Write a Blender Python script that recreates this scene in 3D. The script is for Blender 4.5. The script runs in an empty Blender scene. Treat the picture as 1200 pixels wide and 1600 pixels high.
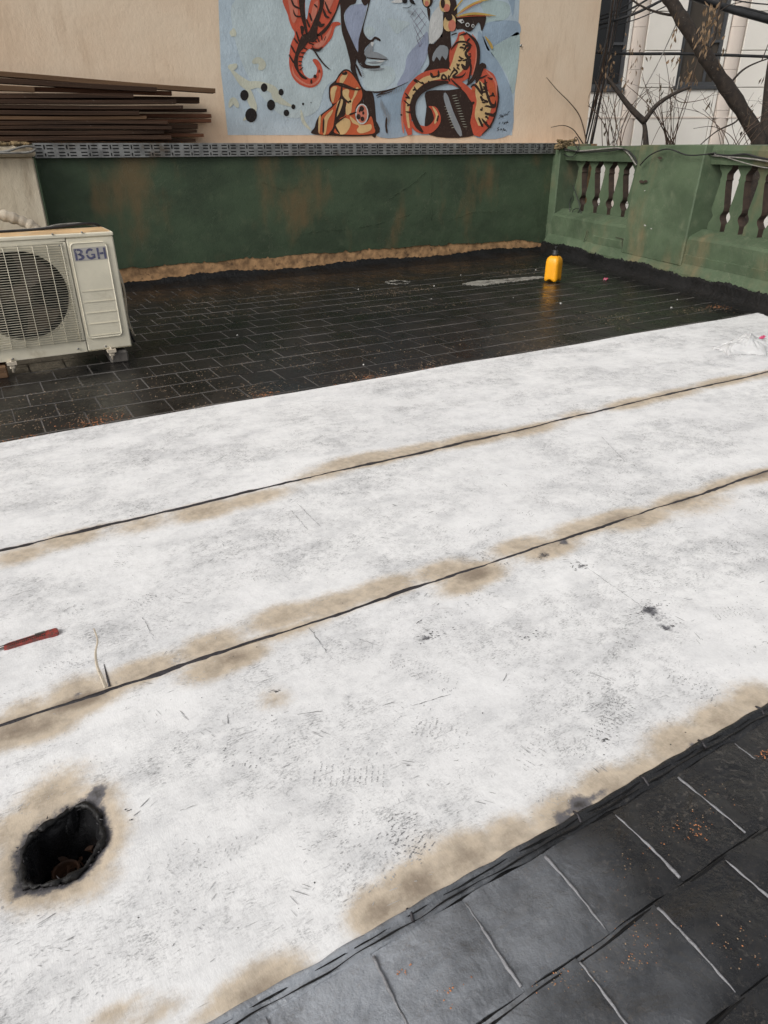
import bpy, bmesh, math, random
import numpy as np
from mathutils import Vector, Matrix
from mathutils.geometry import tessellate_polygon, delaunay_2d_cdt
random.seed(7); rng = np.random.default_rng(7)
S = bpy.context.scene
COL = S.collection

# ------------------------------------------------------------------ camera, light, exposure
F_PX, PITCH, ROLL, YAW, EYE = 1077.88, 0.486134, -0.00329, 0.51764, 1.4
cs, sn = math.cos, math.sin
fw = np.array([sn(YAW)*cs(PITCH), cs(YAW)*cs(PITCH), -sn(PITCH)])
rt = np.array([cs(YAW), -sn(YAW), 0.0]); dn = np.cross(fw, rt)
RR = np.array([[cs(ROLL), -sn(ROLL), 0], [sn(ROLL), cs(ROLL), 0], [0, 0, 1]]) @ np.array([rt, dn, fw])
cam = bpy.data.cameras.new('camera'); cam.sensor_fit = 'VERTICAL'; cam.sensor_height = 36.0
cam.lens = 36.0*F_PX/1600.0; cam.clip_start = .05; cam.clip_end = 600
co = bpy.data.objects.new('camera', cam); COL.objects.link(co)
r_, d_, f_ = RR
M = Matrix(((r_[0], -d_[0], -f_[0], 0), (r_[1], -d_[1], -f_[1], 0), (r_[2], -d_[2], -f_[2], EYE), (0, 0, 0, 1)))
co.matrix_world = M
S.camera = co

SUN_EL, SUN_AZ = 36.0, -106.0       # degrees; azimuth from +Y towards +X
W = bpy.data.worlds.new('World'); S.world = W; W.use_nodes = True
nt = W.node_tree; bg = nt.nodes['Background']
sky = nt.nodes.new('ShaderNodeTexSky'); sky.sky_type = 'NISHITA'; sky.sun_disc = False
sky.sun_elevation = math.radians(SUN_EL); sky.sun_rotation = math.radians(SUN_AZ)
sky.air_density = 1.0; sky.dust_density = 4.0; sky.ozone_density = 1.0
hs = nt.nodes.new('ShaderNodeHueSaturation'); hs.inputs['Saturation'].default_value = .22
nt.links.new(sky.outputs[0], hs.inputs['Color']); nt.links.new(hs.outputs[0], bg.inputs[0])
bg.inputs[1].default_value = .105
sl = bpy.data.lights.new('sun', 'SUN'); sl.energy = 1.5; sl.angle = math.radians(34); sl.color = (1, .97, .93)
so = bpy.data.objects.new('sun', sl); COL.objects.link(so)
az, el = math.radians(SUN_AZ), math.radians(SUN_EL)
sdir = Vector((sn(az)*cs(el), cs(az)*cs(el), sn(el)))
so.rotation_euler = sdir.to_track_quat('Z', 'Y').to_euler()
so.location = sdir*30
S.view_settings.view_transform = 'Standard'; S.view_settings.look = 'None'
S.view_settings.gamma = 1; S.view_settings.use_curve_mapping = False
S.view_settings.exposure = 0.25

# ------------------------------------------------------------------ measuring helpers: photo pixel -> point on a real plane
def ray(x, y): return RR.T @ np.array([(x-600)/F_PX, (y-800)/F_PX, 1.0])
EYEP = np.array([0, 0, EYE])
def on_axis(x, y, ax, v):
    d = ray(x, y); return EYEP + d*((v-EYEP[ax])/d[ax])
def floor_pt(x, y, z=0.0):
    p = on_axis(x, y, 2, z); return float(p[0]), float(p[1])
def on_plane(x, y, A, n):
    d = ray(x, y); A = np.array(A, float); n = np.array(n, float)
    return EYEP + d*(((A-EYEP)@n)/(d@n))

# ------------------------------------------------------------------ mesh helpers
class MB:
    def __init__(self): self.v = []; self.f = []; self.mi = []; self.sm = []
    def add(self, vs, fs, mi=0, smooth=False):
        b = len(self.v); self.v += [tuple(map(float, p)) for p in vs]
        for f in fs: self.f.append(tuple(b+i for i in f)); self.mi.append(mi); self.sm.append(smooth)
        return self
    def box(self, x0, x1, y0, y1, z0, z1, mi=0, c=0.0, fn=None):
        # box with chamfered vertical + top edges when c > 0
        if c <= 0:
            vs = [(x0,y0,z0),(x1,y0,z0),(x1,y1,z0),(x0,y1,z0),(x0,y0,z1),(x1,y0,z1),(x1,y1,z1),(x0,y1,z1)]
            fs = [(0,3,2,1),(4,5,6,7),(0,1,5,4),(1,2,6,5),(2,3,7,6),(3,0,4,7)]
            if fn: vs = [fn(p) for p in vs]
            return self.add(vs, fs, mi)
        def ring(a, z): return [(x0+a,y0,z),(x1-a,y0,z),(x1,y0+a,z),(x1,y1-a,z),(x1-a,y1,z),(x0+a,y1,z),(x0,y1-a,z),(x0,y0+a,z)]
        def ins(r, k): return [(min(max(p[0], x0+k), x1-k), min(max(p[1], y0+k), y1-k), p[2]) for p in r]
        rs = [ins(ring(c, z0), c), ring(c, z0+c), ring(c, z1-c), ins(ring(c, z1), c)]
        vs = [p for r in rs for p in r]
        if fn: vs = [fn(p) for p in vs]
        fs = [tuple(range(7, -1, -1)), tuple(range(24, 32))]
        for k in range(3):
            for i in range(8):
                j = (i+1) % 8; fs.append((k*8+i, k*8+j, k*8+8+j, k*8+8+i))
        return self.add(vs, fs, mi)
    def tube(self, pts, r, n=8, mi=0, cap=True, smooth=True):
        P = [Vector(p) for p in pts]; m = len(P)
        rr = r if isinstance(r, (list, tuple, np.ndarray)) else [r]*m
        vs = []; up = None
        for i in range(m):
            t = (P[min(i+1, m-1)]-P[max(i-1, 0)])
            if t.length < 1e-9: t = Vector((0, 0, 1))
            t.normalize()
            if up is None:
                up = Vector((0, 0, 1)) if abs(t.z) < .9 else Vector((1, 0, 0))
            s = t.cross(up); s.normalize(); up = s.cross(t); up.normalize()
            for k in range(n):
                a = 2*math.pi*k/n
                vs.append(P[i]+(s*cs(a)+up*sn(a))*rr[i])
        fs = []
        for i in range(m-1):
            for k in range(n):
                j = (k+1) % n; fs.append((i*n+k, i*n+j, i*n+n+j, i*n+n+k))
        if cap: fs.append(tuple(range(n-1, -1, -1))); fs.append(tuple(range((m-1)*n, m*n)))
        return self.add(vs, fs, mi, smooth)
    def loft(self, rings, mi=0, smooth=True, cap0=True, cap1=True):
        n = len(rings[0]); vs = [p for r in rings for p in r]; fs = []
        for i in range(len(rings)-1):
            for k in range(n):
                j = (k+1) % n; fs.append((i*n+k, i*n+j, i*n+n+j, i*n+n+k))
        if cap0: fs.append(tuple(range(n-1, -1, -1)))
        if cap1: fs.append(tuple(range((len(rings)-1)*n, len(rings)*n)))
        return self.add(vs, fs, mi, smooth)
    def prism(self, poly, to3, d0, d1, mi=0, smi=None):
        # polygon (u,v), to3(u,v,d); front cap at d0, back at d1
        n = len(poly); tri = tessellate_polygon([[Vector((u, v, 0)) for u, v in poly]])
        vs = [to3(u, v, d0) for u, v in poly]+[to3(u, v, d1) for u, v in poly]
        self.add(vs, [tuple(t) for t in tri]+[tuple(n+i for i in reversed(t)) for t in tri], mi)
        self.add(vs, [(i, (i+1) % n, n+(i+1) % n, n+i) for i in range(n)], mi if smi is None else smi)
        return self
    def flat(self, poly, to3, mi=0):
        tri = tessellate_polygon([[Vector((u, v, 0)) for u, v in poly]])
        return self.add([to3(u, v) for u, v in poly], [tuple(t) for t in tri], mi)
    def grid(self, us, vs_, fn, mi=0, smooth=True, skip=None):
        nu, nv = len(us), len(vs_)
        V = [fn(u, v) for v in vs_ for u in us]
        fs = [(j*nu+i, j*nu+i+1, j*nu+nu+i+1, j*nu+nu+i) for j in range(nv-1) for i in range(nu-1)
              if not (skip and skip(us[i], us[i+1], vs_[j], vs_[j+1]))]
        return self.add(V, fs, mi, smooth)
    def mesh(self, name, mats):
        me = bpy.data.meshes.new(name); me.from_pydata(self.v, [], self.f)
        for m in (mats if isinstance(mats, (list, tuple)) else [mats]): me.materials.append(m)
        me.polygons.foreach_set('material_index', self.mi); me.polygons.foreach_set('use_smooth', self.sm)
        me.update(); return me
    def build(self, name, mats, parent=None, fix=True):
        me = self.mesh(name, mats)
        if fix:
            bm = bmesh.new(); bm.from_mesh(me); bmesh.ops.recalc_face_normals(bm, faces=bm.faces); bm.to_mesh(me); bm.free()
        o = bpy.data.objects.new(name, me); COL.objects.link(o)
        if parent: o.parent = parent
        return o
def thing(name, label, cat, group=None):
    o = bpy.data.objects.new(name, None); COL.objects.link(o); o.empty_display_size = .05
    return tag(o, label, cat, group)
def tag(o, label, cat, group=None):
    o['label'] = label; o['category'] = cat
    if group: o['group'] = group
    return o
def struct(o): o['kind'] = 'structure'; return o
def stuff(o): o['kind'] = 'stuff'; return o
def place(root, loc):                       # put an Empty at the base of a thing whose parts are in world coordinates
    root.location = loc
    for c in root.children: c.matrix_parent_inverse = Matrix.Translation(loc).inverted()
def smooth_path(pts, n=6, closed=False):
    P = [np.array(p, float) for p in pts]; m = len(P); out = []
    for i in range(m if closed else m-1):
        if closed: a, b, c, d = P[i-1], P[i], P[(i+1) % m], P[(i+2) % m]
        else: a, b, c, d = P[max(i-1, 0)], P[i], P[i+1], P[min(i+2, m-1)]
        for k in range(n):
            t = k/n
            out.append(.5*((2*b)+(c-a)*t+(2*a-5*b+4*c-d)*t*t+(3*b-a-3*c+d)*t**3))
    if not closed: out.append(P[-1])
    return [tuple(map(float, p)) for p in out]

# ------------------------------------------------------------------ materials
def lin(r, g, b):
    f = lambda c: c/12.92/255 if c/255 <= .04045 else ((c/255+.055)/1.055)**2.4
    return (f(r), f(g), f(b), 1)
class NB:
    def __init__(self, name):
        self.m = bpy.data.materials.new(name); self.m.use_nodes = True
        self.t = self.m.node_tree; self.b = self.t.nodes['Principled BSDF']; self.pos = None
    def n(self, typ, **kw):
        x = self.t.nodes.new('ShaderNode'+typ)
        for k, v in kw.items(): setattr(x, k, v)
        return x
    def l(self, a, b): self.t.links.new(a, b)
    def put(self, sock, v):
        if isinstance(v, (int, float)): sock.default_value = v
        elif isinstance(v, (tuple, list)): sock.default_value = v
        else: self.l(v, sock)
    def P(self):
        if not self.pos: self.pos = self.n('NewGeometry').outputs['Position']
        return self.pos
    def map(self, scale=(1, 1, 1), rot=(0, 0, 0), loc=(0, 0, 0)):
        m = self.n('Mapping'); self.l(self.P(), m.inputs[0])
        m.inputs['Scale'].default_value = scale; m.inputs['Rotation'].default_value = rot; m.inputs['Location'].default_value = loc
        return m.outputs[0]
    def noise(self, scale, detail=4, rough=.55, vec=None, dist=0.0):
        x = self.n('TexNoise'); self.l(vec if vec is not None else self.P(), x.inputs['Vector'])
        x.inputs['Scale'].default_value = scale; x.inputs['Detail'].default_value = detail
        x.inputs['Roughness'].default_value = rough; x.inputs['Distortion'].default_value = dist
        return x.outputs['Fac']
    def ramp(self, v, a, b, lo=0.0, hi=1.0):
        x = self.n('MapRange'); x.interpolation_type = 'SMOOTHSTEP'; self.put(x.inputs['Value'], v)
        for i, q in zip(('From Min', 'From Max', 'To Min', 'To Max'), (a, b, lo, hi)): x.inputs[i].default_value = q
        return x.outputs['Result']
    def math(self, op, a, b=0.0, clamp=False):
        x = self.n('Math', operation=op, use_clamp=clamp); self.put(x.inputs[0], a); self.put(x.inputs[1], b); return x.outputs[0]
    def mix(self, f, a, b, blend='MIX'):
        x = self.n('MixRGB', blend_type=blend); self.put(x.inputs[0], f); self.put(x.inputs[1], a); self.put(x.inputs[2], b); return x.outputs[0]
    def attr(self, name):
        x = self.n('Attribute'); x.attribute_name = name; return x.outputs['Fac']
    def bump(self, h, strength=.3, dist=.01, nrm=None):
        x = self.n('Bump'); x.inputs['Strength'].default_value = strength; x.inputs['Distance'].default_value = dist
        self.l(h, x.inputs['Height'])
        if nrm is not None: self.l(nrm, x.inputs['Normal'])
        return x.outputs[0]
    def done(self, col=None, rough=None, nrm=None, spec=None, metal=None, ior=None):
        b = self.b
        for k, v in (('Base Color', col), ('Roughness', rough), ('Metallic', metal), ('IOR', ior), ('Specular IOR Level', spec)):
            if v is not None: self.put(b.inputs[k], v)
        if nrm is not None: self.l(nrm, b.inputs['Normal'])
        return self.m
def plain(name, col, rough=.6, var=.25, scale=9.0, bump=0.0, bscale=60.0, metal=0.0, spec=None, dirt=None, dirt_lo=.5, dirt_hi=.75, dscale=5.0, vmap=None):
    k = NB(name); v = k.map(vmap) if vmap else None
    f = k.noise(scale, 5, .6, v)
    dark = tuple(c*(1-var) for c in col[:3])+(1,); lite = tuple(min(c*(1+var), .95) for c in col[:3])+(1,)
    c = k.mix(k.ramp(f, .3, .7), dark, lite)
    if dirt is not None: c = k.mix(k.ramp(k.noise(dscale, 6, .65, v), dirt_lo, dirt_hi), c, dirt)
    nr = k.bump(k.noise(bscale, 5, .6, v), bump, .006) if bump else None
    return k.done(c, k.ramp(f, .2, .8, rough*.85, min(1, rough*1.12)), nr, spec, metal)

def mat_membrane():
    k = NB('white_mineral_felt')
    base = k.mix(k.ramp(k.noise(1.1, 3), .3, .7), (.83, .83, .83, 1), (.88, .88, .875, 1))
    # grey traffic film: cloudy masks carrying fine speckle
    v2 = k.map((1, 1.7, 1), (0, 0, .25))
    cloud = k.ramp(k.noise(1.7, 4, .58, v2), .36, .66)
    cloud2 = k.ramp(k.noise(9.5, 6, .66, k.map((1, 1, 1), (0, 0, 0), (3.1, 7.7, 0))), .40, .70)
    h1 = k.ramp(k.noise(1.0, 5, .75, k.map((70, 190, 1), (0, 0, .35))), .46, .66)
    h2 = k.ramp(k.noise(1.0, 5, .75, k.map((80, 170, 1), (0, 0, -.9), (4, 4, 0))), .46, .66)
    speck = k.math('MAXIMUM', h1, h2)
    mid = k.ramp(k.noise(30, 6, .72), .36, .62)
    film = k.math('MULTIPLY', k.math('ADD', k.math('MULTIPLY', cloud, .95), .20), k.math('ADD', k.math('MULTIPLY', cloud2, .55), .45))
    soft = k.math('MULTIPLY', k.math('ADD', k.math('MULTIPLY', cloud, .5), .42), k.math('MULTIPLY', k.ramp(k.noise(5.5, 6, .68, k.map((1, 1.4, 1), (0, 0, .25), (1.7, 2.2, 0))), .42, .68), .62))
    film = k.math('MULTIPLY', film, k.math('ADD', k.math('MULTIPLY', k.math('MULTIPLY', speck, mid), 1.25), .17))
    base = k.mix(soft, base, (.50, .505, .515, 1))
    c = k.mix(k.math('MULTIPLY', film, .95, True), base, (.25, .252, .257, 1))
    # small black spatters and dragged marks
    for rot, sc, lo in ((.35, (9, 60, 1), .70), (-.7, (10, 75, 1), .715), (1.2, (12, 70, 1), .72)):
        s = k.ramp(k.noise(1.0, 4, .6, k.map(sc, (0, 0, rot), (rot*9, 1, 0))), lo-.035, lo+.03)
        s = k.math('MULTIPLY', s, k.ramp(k.noise(3.0, 3, .5, k.map((1, 1, 1), (0, 0, rot), (rot*31, 5, 0))), .45, .62))
        c = k.mix(k.math('MULTIPLY', s, .75), c, (.12, .12, .125, 1))
    # scorch from the torch along the laps, and soot
    sc = k.attr('scorch'); so_ = k.attr('soot')
    wob = k.math('ADD', sc, k.math('MULTIPLY', k.math('SUBTRACT', k.noise(14, 5, .6), .5), k.math('MULTIPLY', k.ramp(sc, .02, .3), .34)))
    wob = k.math('ADD', wob, k.math('MULTIPLY', k.math('SUBTRACT', k.noise(70, 6, .75), .5), k.math('MULTIPLY', k.ramp(sc, .03, .35), .55)))
    tan1 = k.mix(k.ramp(k.noise(30, 4, .6), .35, .7), (.57, .465, .335, 1), (.42, .34, .245, 1))
    c = k.mix(k.ramp(wob, .10, .70, 0, .86), c, tan1)
    c = k.mix(k.ramp(wob, .70, 1.35, 0, .8), c, (.20, .155, .115, 1))
    sw = k.math('ADD', so_, k.math('MULTIPLY', k.math('SUBTRACT', k.noise(48, 6, .7), .5), k.math('MULTIPLY', k.ramp(so_, .05, .4), 1.2)))
    c = k.mix(k.ramp(sw, .35, .80, 0, .93), c, k.mix(k.ramp(sw, .8, 1.25), (.115, .115, .13, 1), (.03, .03, .033, 1)))
    fib = k.noise(260, 3, .6, k.map((1, .35, 1), (0, 0, .1)))
    h = k.math('ADD', k.math('MULTIPLY', k.noise(9, 4), 1.1), k.math('MULTIPLY', fib, .12))
    return k.done(c, .82, k.bump(h, .35, .012), .3)

def mat_bitumen(name, base, rough_lo, rough_hi, dust=None, dust_amt=.0, bump=.25, dist=.006, bs=14.0, spec=.5, ior=None):
    k = NB(name)
    f = k.noise(3.2, 5, .6); g = k.noise(22, 5, .65)
    c = k.mix(k.ramp(f, .35, .7), tuple(x*.7 for x in base[:3])+(1,), base)
    if dust is not None:
        patch = k.ramp(k.noise(1.3, 4, .6, k.map((1, 1.3, 1), (0, 0, .3), (11, 3, 0))), .42, .72)
        sp = k.ramp(k.noise(120, 4, .75), .5, .7)
        d = k.math('MULTIPLY', patch, k.math('ADD', k.math('MULTIPLY', sp, .7), .3))
        c = k.mix(k.math('MULTIPLY', d, dust_amt), c, dust)
    r = k.ramp(k.math('ADD', k.math('MULTIPLY', f, .6), k.math('MULTIPLY', g, .4)), .35, .65, rough_lo, rough_hi)
    h = k.math('ADD', k.noise(bs, 4, .55, None, .6), k.math('MULTIPLY', k.noise(bs*7, 3), .15))
    return k.done(c, r, k.bump(h, bump, dist), spec, None, ior)

def mat_neartile():
    k = NB('glossy_bitumen_tile')
    at = k.n('Attribute'); at.attribute_name = 'painted_sheen'
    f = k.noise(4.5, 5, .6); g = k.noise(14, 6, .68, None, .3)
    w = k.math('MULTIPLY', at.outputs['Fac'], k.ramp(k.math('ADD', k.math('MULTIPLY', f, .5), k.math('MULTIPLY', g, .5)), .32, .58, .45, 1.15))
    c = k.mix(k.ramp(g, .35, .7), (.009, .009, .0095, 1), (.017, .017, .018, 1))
    c = k.mix(k.math('MULTIPLY', w, .9, True), c, (.31, .33, .36, 1))  # pale grey mixed into the colour in place of reflected sky
    sp = k.ramp(k.noise(150, 4, .75), .54, .70); pt = k.ramp(k.noise(5, 5, .65, k.map((1, 1, 1), (0, 0, 0), (3, 8, 0))), .44, .66)
    c = k.mix(k.math('MULTIPLY', k.math('MULTIPLY', sp, pt), .55), c, (.17, .14, .11, 1))
    wv = k.n('TexWave', wave_type='RINGS'); k.l(k.map((1, 1, 1), (0, 0, .4), (-1.1, -.55, 0)), wv.inputs['Vector'])
    wv.inputs['Scale'].default_value = 9; wv.inputs['Distortion'].default_value = 14; wv.inputs['Detail'].default_value = 4; wv.inputs['Detail Scale'].default_value = 2.2
    sw = k.math('MULTIPLY', k.ramp(wv.outputs['Fac'], .75, .97), k.math('MULTIPLY', k.ramp(k.noise(70, 4, .7), .48, .62), k.ramp(k.noise(3.5, 3, .5, k.map((1, 1, 1), (0, 0, 0), (7, 1, 0))), .45, .6)))
    c = k.mix(k.math('MULTIPLY', sw, .35), c, (.14, .125, .11, 1))
    h = k.math('ADD', k.math('MULTIPLY', k.noise(7, 4, .5, None, .5), 1.3), k.math('ADD', k.math('MULTIPLY', k.noise(60, 5, .7), .16), k.math('MULTIPLY', k.noise(210, 3, .6), .05)))
    return k.done(c, k.ramp(g, .3, .7, .16, .38), k.bump(h, .9, .02), .5, None, 1.65)

def mat_greenwall(name, dark, mid, lite, brown, b_amt=.6, rot=0.0):
    k = NB(name)
    f = k.noise(1.5, 6, .62, k.map((1, 1, 1.6))); g = k.noise(7, 6, .65)
    c = k.mix(k.ramp(f, .34, .66), dark, mid)
    c = k.mix(k.ramp(g, .5, .8, 0, .55), c, lite)
    c = k.mix(k.math('MULTIPLY', k.ramp(k.noise(1.25, 5, .6, k.map((1.3, 1.2, .6), (0, 0, 0), (5.3, 1.1, 2.2))), .52, .72), b_amt), c, brown)
    c = k.mix(k.ramp(k.noise(55, 5, .7), .62, .74, 0, .5), c, lite)
    # hairline crazing
    vor = k.n('TexVoronoi', feature='DISTANCE_TO_EDGE'); vor.inputs['Scale'].default_value = 2.2
    wv = k.n('VectorMath', operation='ADD'); k.l(k.P(), wv.inputs[0])
    wn = k.n('TexNoise'); wn.inputs['Scale'].default_value = 3.0; wn.inputs['Detail'].default_value = 6; k.l(k.P(), wn.inputs['Vector'])
    k.l(wn.outputs['Color'], wv.inputs[1]); k.l(wv.outputs[0], vor.inputs['Vector'])
    crack = k.math('MULTIPLY', k.ramp(vor.outputs['Distance'], .004, .016, 1, 0), k.ramp(k.noise(1.1, 3, .5, k.map((1, 1, 1), (0, 0, 0), (9, 9, 9))), .5, .62))
    c = k.mix(k.math('MULTIPLY', crack, .18), c, (.20, .20, .14, 1))
    h = k.math('SUBTRACT', k.math('ADD', k.noise(5, 6, .6), k.math('MULTIPLY', k.noise(45, 5, .65), .35)), k.math('MULTIPLY', crack, .3))
    return k.done(c, k.ramp(g, .3, .7, .5, .8), k.bump(h, .32, .02), .35)

def mat_render_wall(name, a, b, stain, bs=1.0, stain_lo=.52):
    k = NB(name)
    c = k.mix(k.ramp(k.noise(.9, 5, .6), .35, .65), a, b)
    streak = k.ramp(k.noise(2.2, 6, .7, k.map((2.2, 2.2, .45))), stain_lo, stain_lo+.24)
    c = k.mix(k.math('MULTIPLY', streak, .55), c, stain)
    c = k.mix(k.ramp(k.noise(26, 5, .7), .58, .76, 0, .35), c, stain)
    h = k.math('ADD', k.noise(6, 6, .6), k.math('MULTIPLY', k.noise(42, 4, .6, k.map((1, 1, .6))), .5))
    return k.done(c, .88, k.bump(h, .45*bs, .015), .2)

def mat_paint(name, col, var=.10):
    # wall paint following the rough render below it
    k = NB(name)
    c = k.mix(k.ramp(k.noise(2.5, 6, .65), .35, .7), tuple(x*(1-var) for x in col[:3])+(1,), tuple(min(.9, x*(1+var)) for x in col[:3])+(1,))
    c = k.mix(k.ramp(k.noise(34, 5, .72), .58, .75, 0, .28), c, lin(176, 160, 140))
    h = k.math('ADD', k.noise(6, 6, .6), k.math('MULTIPLY', k.noise(42, 4, .6, k.map((1, 1, .6))), .5))
    return k.done(c, .8, k.bump(h, .45, .015), .25)

def mat_wood(name, a, b, rough=.85):
    k = NB(name); tc = k.n('TexCoord'); oi = k.n('ObjectInfo')
    mp = k.n('Mapping'); k.l(tc.outputs['Object'], mp.inputs[0]); mp.inputs['Scale'].default_value = (1.2, 22, 40)
    cmb = k.n('CombineXYZ'); k.l(k.math('MULTIPLY', oi.outputs['Random'], 40), cmb.inputs[0]); k.l(cmb.outputs[0], mp.inputs['Location'])
    f = k.noise(1.0, 6, .65, mp.outputs[0], .4)
    c = k.mix(k.ramp(f, .3, .7), a, b)
    c = k.mix(k.math('MULTIPLY', oi.outputs['Random'], .55), c, tuple(x*.45 for x in a[:3])+(1,))
    c = k.mix(k.ramp(k.noise(60, 4, .7), .64, .72, 0, .6), c, (.3, .27, .23, 1))
    return k.done(c, rough, k.bump(f, .6, .006), .25)

def mat_glass_dark(name, col):
    k = NB(name); c = k.mix(k.ramp(k.noise(1.3, 3, .5, k.map((1, 1, .5))), .35, .7), tuple(x*.6 for x in col[:3])+(1,), col)
    return k.done(c, .15, k.bump(k.noise(1.5, 2), .04, .05), .35)

MT = {}
MT['membrane'] = mat_membrane()
MT['tile'] = mat_bitumen('black_bitumen_tile', (.010, .0096, .010, 1), .20, .46, (.085, .068, .05, 1), .30, .16, .004, 9, .42)
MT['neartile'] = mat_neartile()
MT['grout'] = mat_bitumen('dusty_joint', (.12, .112, .105, 1), .5, .8, (.30, .27, .24, 1), .75, .4)
MT['bead'] = mat_bitumen('bitumen_bead', (.042, .038, .043, 1), .4, .7, None, 0, .6, .01, 40)
MT['ridge'] = mat_bitumen('grey_ridge', (.27, .27, .285, 1), .3, .55, (.05, .05, .05, 1), .75, .6, .01, 60)
MT['cove'] = mat_bitumen('bitumen_cove', (.010, .0098, .010, 1), .4, .7, (.06, .05, .04, 1), .12, .6, .015, 26, .3)
MT['pit'] = mat_bitumen('pit_bitumen', (.017, .017, .018, 1), .14, .3, (.12, .12, .13, 1), .25, .7, .014, 18)
MT['scuff'] = plain('grey_scuff', (.22, .22, .225, 1), .85, .5, 40)
MT['scuff_lite'] = plain('light_scuff', (.46, .46, .46, 1), .85, .25, 40)
MT['spatter'] = plain('black_spatter', (.04, .04, .045, 1), .6, .4, 40)
MT['green'] = mat_greenwall('green_wall_paint', (.046, .068, .040, 1), (.066, .098, .056, 1), (.11, .138, .082, 1), (.17, .115, .055, 1), .75)
MT['green2'] = mat_greenwall('parapet_green_paint', (.062, .090, .052, 1), (.092, .130, .076, 1), (.16, .185, .115, 1), (.21, .155, .085, 1), .75)
MT['plaster'] = plain('bare_render_strip', (.40, .235, .115, 1), .9, .5, 9, .35, 24, dirt=(.10, .06, .035, 1), dscale=13, dirt_lo=.55, dirt_hi=.68)
MT['brown'] = plain('unpainted_clay', (.042, .027, .019, 1), .85, .4, 14, .4, 50)
MT['rust'] = plain('rusty_pipe', (.075, .035, .018, 1), .7, .5, 30, .6, 60)
MT['beige'] = mat_render_wall('beige_render', (.79, .61, .44, 1), (.84, .68, .51, 1), (.60, .44, .30, 1), .6, .50)
MT['pilaster'] = mat_render_wall('stained_pale_render', (.66, .56, .41, 1), (.74, .65, .50, 1), (.29, .21, .13, 1), 1, .46)
MT['steel'] = plain('galvanised_steel', (.30, .30, .29, 1), .5, .3, 14, .1, 80, .7, dirt=(.17, .14, .11, 1), dscale=4, dirt_lo=.52, dirt_hi=.72)
MT['hollow'] = plain('tray_inside', (.03, .03, .03, 1), .9)
MT['wood'] = mat_wood('weathered_plank', (.085, .047, .029, 1), (.036, .021, .014, 1))
MT['wood_lite'] = mat_wood('sunbleached_plank', (.23, .135, .075, 1), (.12, .068, .038, 1))
MT['wood_red'] = mat_wood('red_brown_plank', (.20, .085, .045, 1), (.10, .045, .027, 1))
MT['ac'] = plain('cream_enamel', (.72, .67, .53, 1), .42, .07, 4, .06, 90, dirt=(.40, .33, .22, 1), dscale=5, dirt_lo=.56, dirt_hi=.80)
MT['ac_top'] = plain('rusty_lid', (.62, .42, .22, 1), .6, .2, 7, .1, 60, dirt=(.60, .52, .38, 1), dscale=6)
MT['ac_dark'] = plain('fan_cavity', (.018, .016, .015, 1), .8, .4)
MT['ac_fan'] = plain('fan_plastic', (.085, .06, .042, 1), .55, .3, 12)
MT['ac_wire'] = plain('grille_wire', (.56, .52, .41, 1), .5, .12, 12)
MT['logo'] = plain('blue_logo_print', lin(84, 84, 112), .6, .15, 30, dirt=lin(150, 150, 160), dscale=40, dirt_lo=.55, dirt_hi=.7)
MT['logo_bg'] = plain('grey_logo_plate', lin(176, 172, 166), .6, .06, 20)
MT['lagging'] = plain('pipe_lagging', (.55, .48, .38, 1), .8, .15, 14, .5, 40, dirt=(.2, .16, .12, 1), dscale=14, dirt_lo=.58, dirt_hi=.72)
MT['cable'] = plain('black_cable', (.02, .02, .021, 1), .55, .3)
MT['cable_grey'] = plain('grey_cable', (.22, .21, .19, 1), .6, .3, 20)
MT['rubber'] = plain('grey_block', (.10, .09, .08, 1), .85, .3, 14, .4, 60)
MT['yellow'] = plain('yellow_plastic', (.82, .36, .012, 1), .38, .07, 8)
MT['blackplastic'] = plain('black_plastic', (.025, .025, .025, 1), .45, .3)
MT['red'] = plain('worn_red_plastic', (.27, .040, .034, 1), .45, .3, 120, dirt=(.11, .05, .045, 1), dscale=90, dirt_lo=.45, dirt_hi=.62)
MT['blade'] = plain('steel_blade', (.32, .32, .33, 1), .35, .3, 60, .0, 60, .8)
MT['facade'] = mat_render_wall('cream_stone', (.74, .71, .65, 1), (.79, .76, .70, 1), (.62, .57, .5, 1), .3, .6)
MT['facade_pink'] = mat_render_wall('pinkish_stone', (.66, .58, .51, 1), (.70, .62, .55, 1), (.56, .49, .43, 1), .3, .6)
MT['frame'] = plain('grey_window_frame', (.055, .058, .062, 1), .5, .15)
MT['pane'] = mat_glass_dark('curtained_glass', (.085, .070, .055, 1))
MT['pane_dark'] = mat_glass_dark('dark_glass', (.018, .019, .021, 1))
MT['bark'] = plain('dark_bark', (.030, .022, .017, 1), .9, .5, 20, .9, 34, dirt=(.10, .09, .075, 1), dscale=30, dirt_lo=.6, dirt_hi=.7)
MT['twig'] = plain('twig_bark', (.085, .055, .038, 1), .9, .4, 20)
MT['leaf_dry'] = plain('dry_leaf', (.17, .11, .06, 1), .8, .4, 8)
MT['leaf_dark'] = plain('withered_leaf', (.075, .055, .032, 1), .8, .4, 8)
MT['street'] = plain('asphalt', (.05, .05, .05, 1), .9, .3, 2, .3, 60)
MT['whitebit'] = plain('white_crumb', (.42, .41, .39, 1), .85, .2, 40)
MT['pink'] = plain('pink_wrapper', (.55, .07, .16, 1), .5, .3, 60)
MT['sand'] = plain('grey_mortar_smear', (.27, .26, .23, 1), .55, .25, 12, .5, 60, dirt=(.06, .055, .05, 1), dscale=7, dirt_lo=.48, dirt_hi=.68)
MT['orange'] = plain('orange_grit', (.42, .17, .07, 1), .85, .35, 60)
MT['tangrit'] = plain('tan_grit', (.27, .19, .125, 1), .9, .45, 60)
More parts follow.
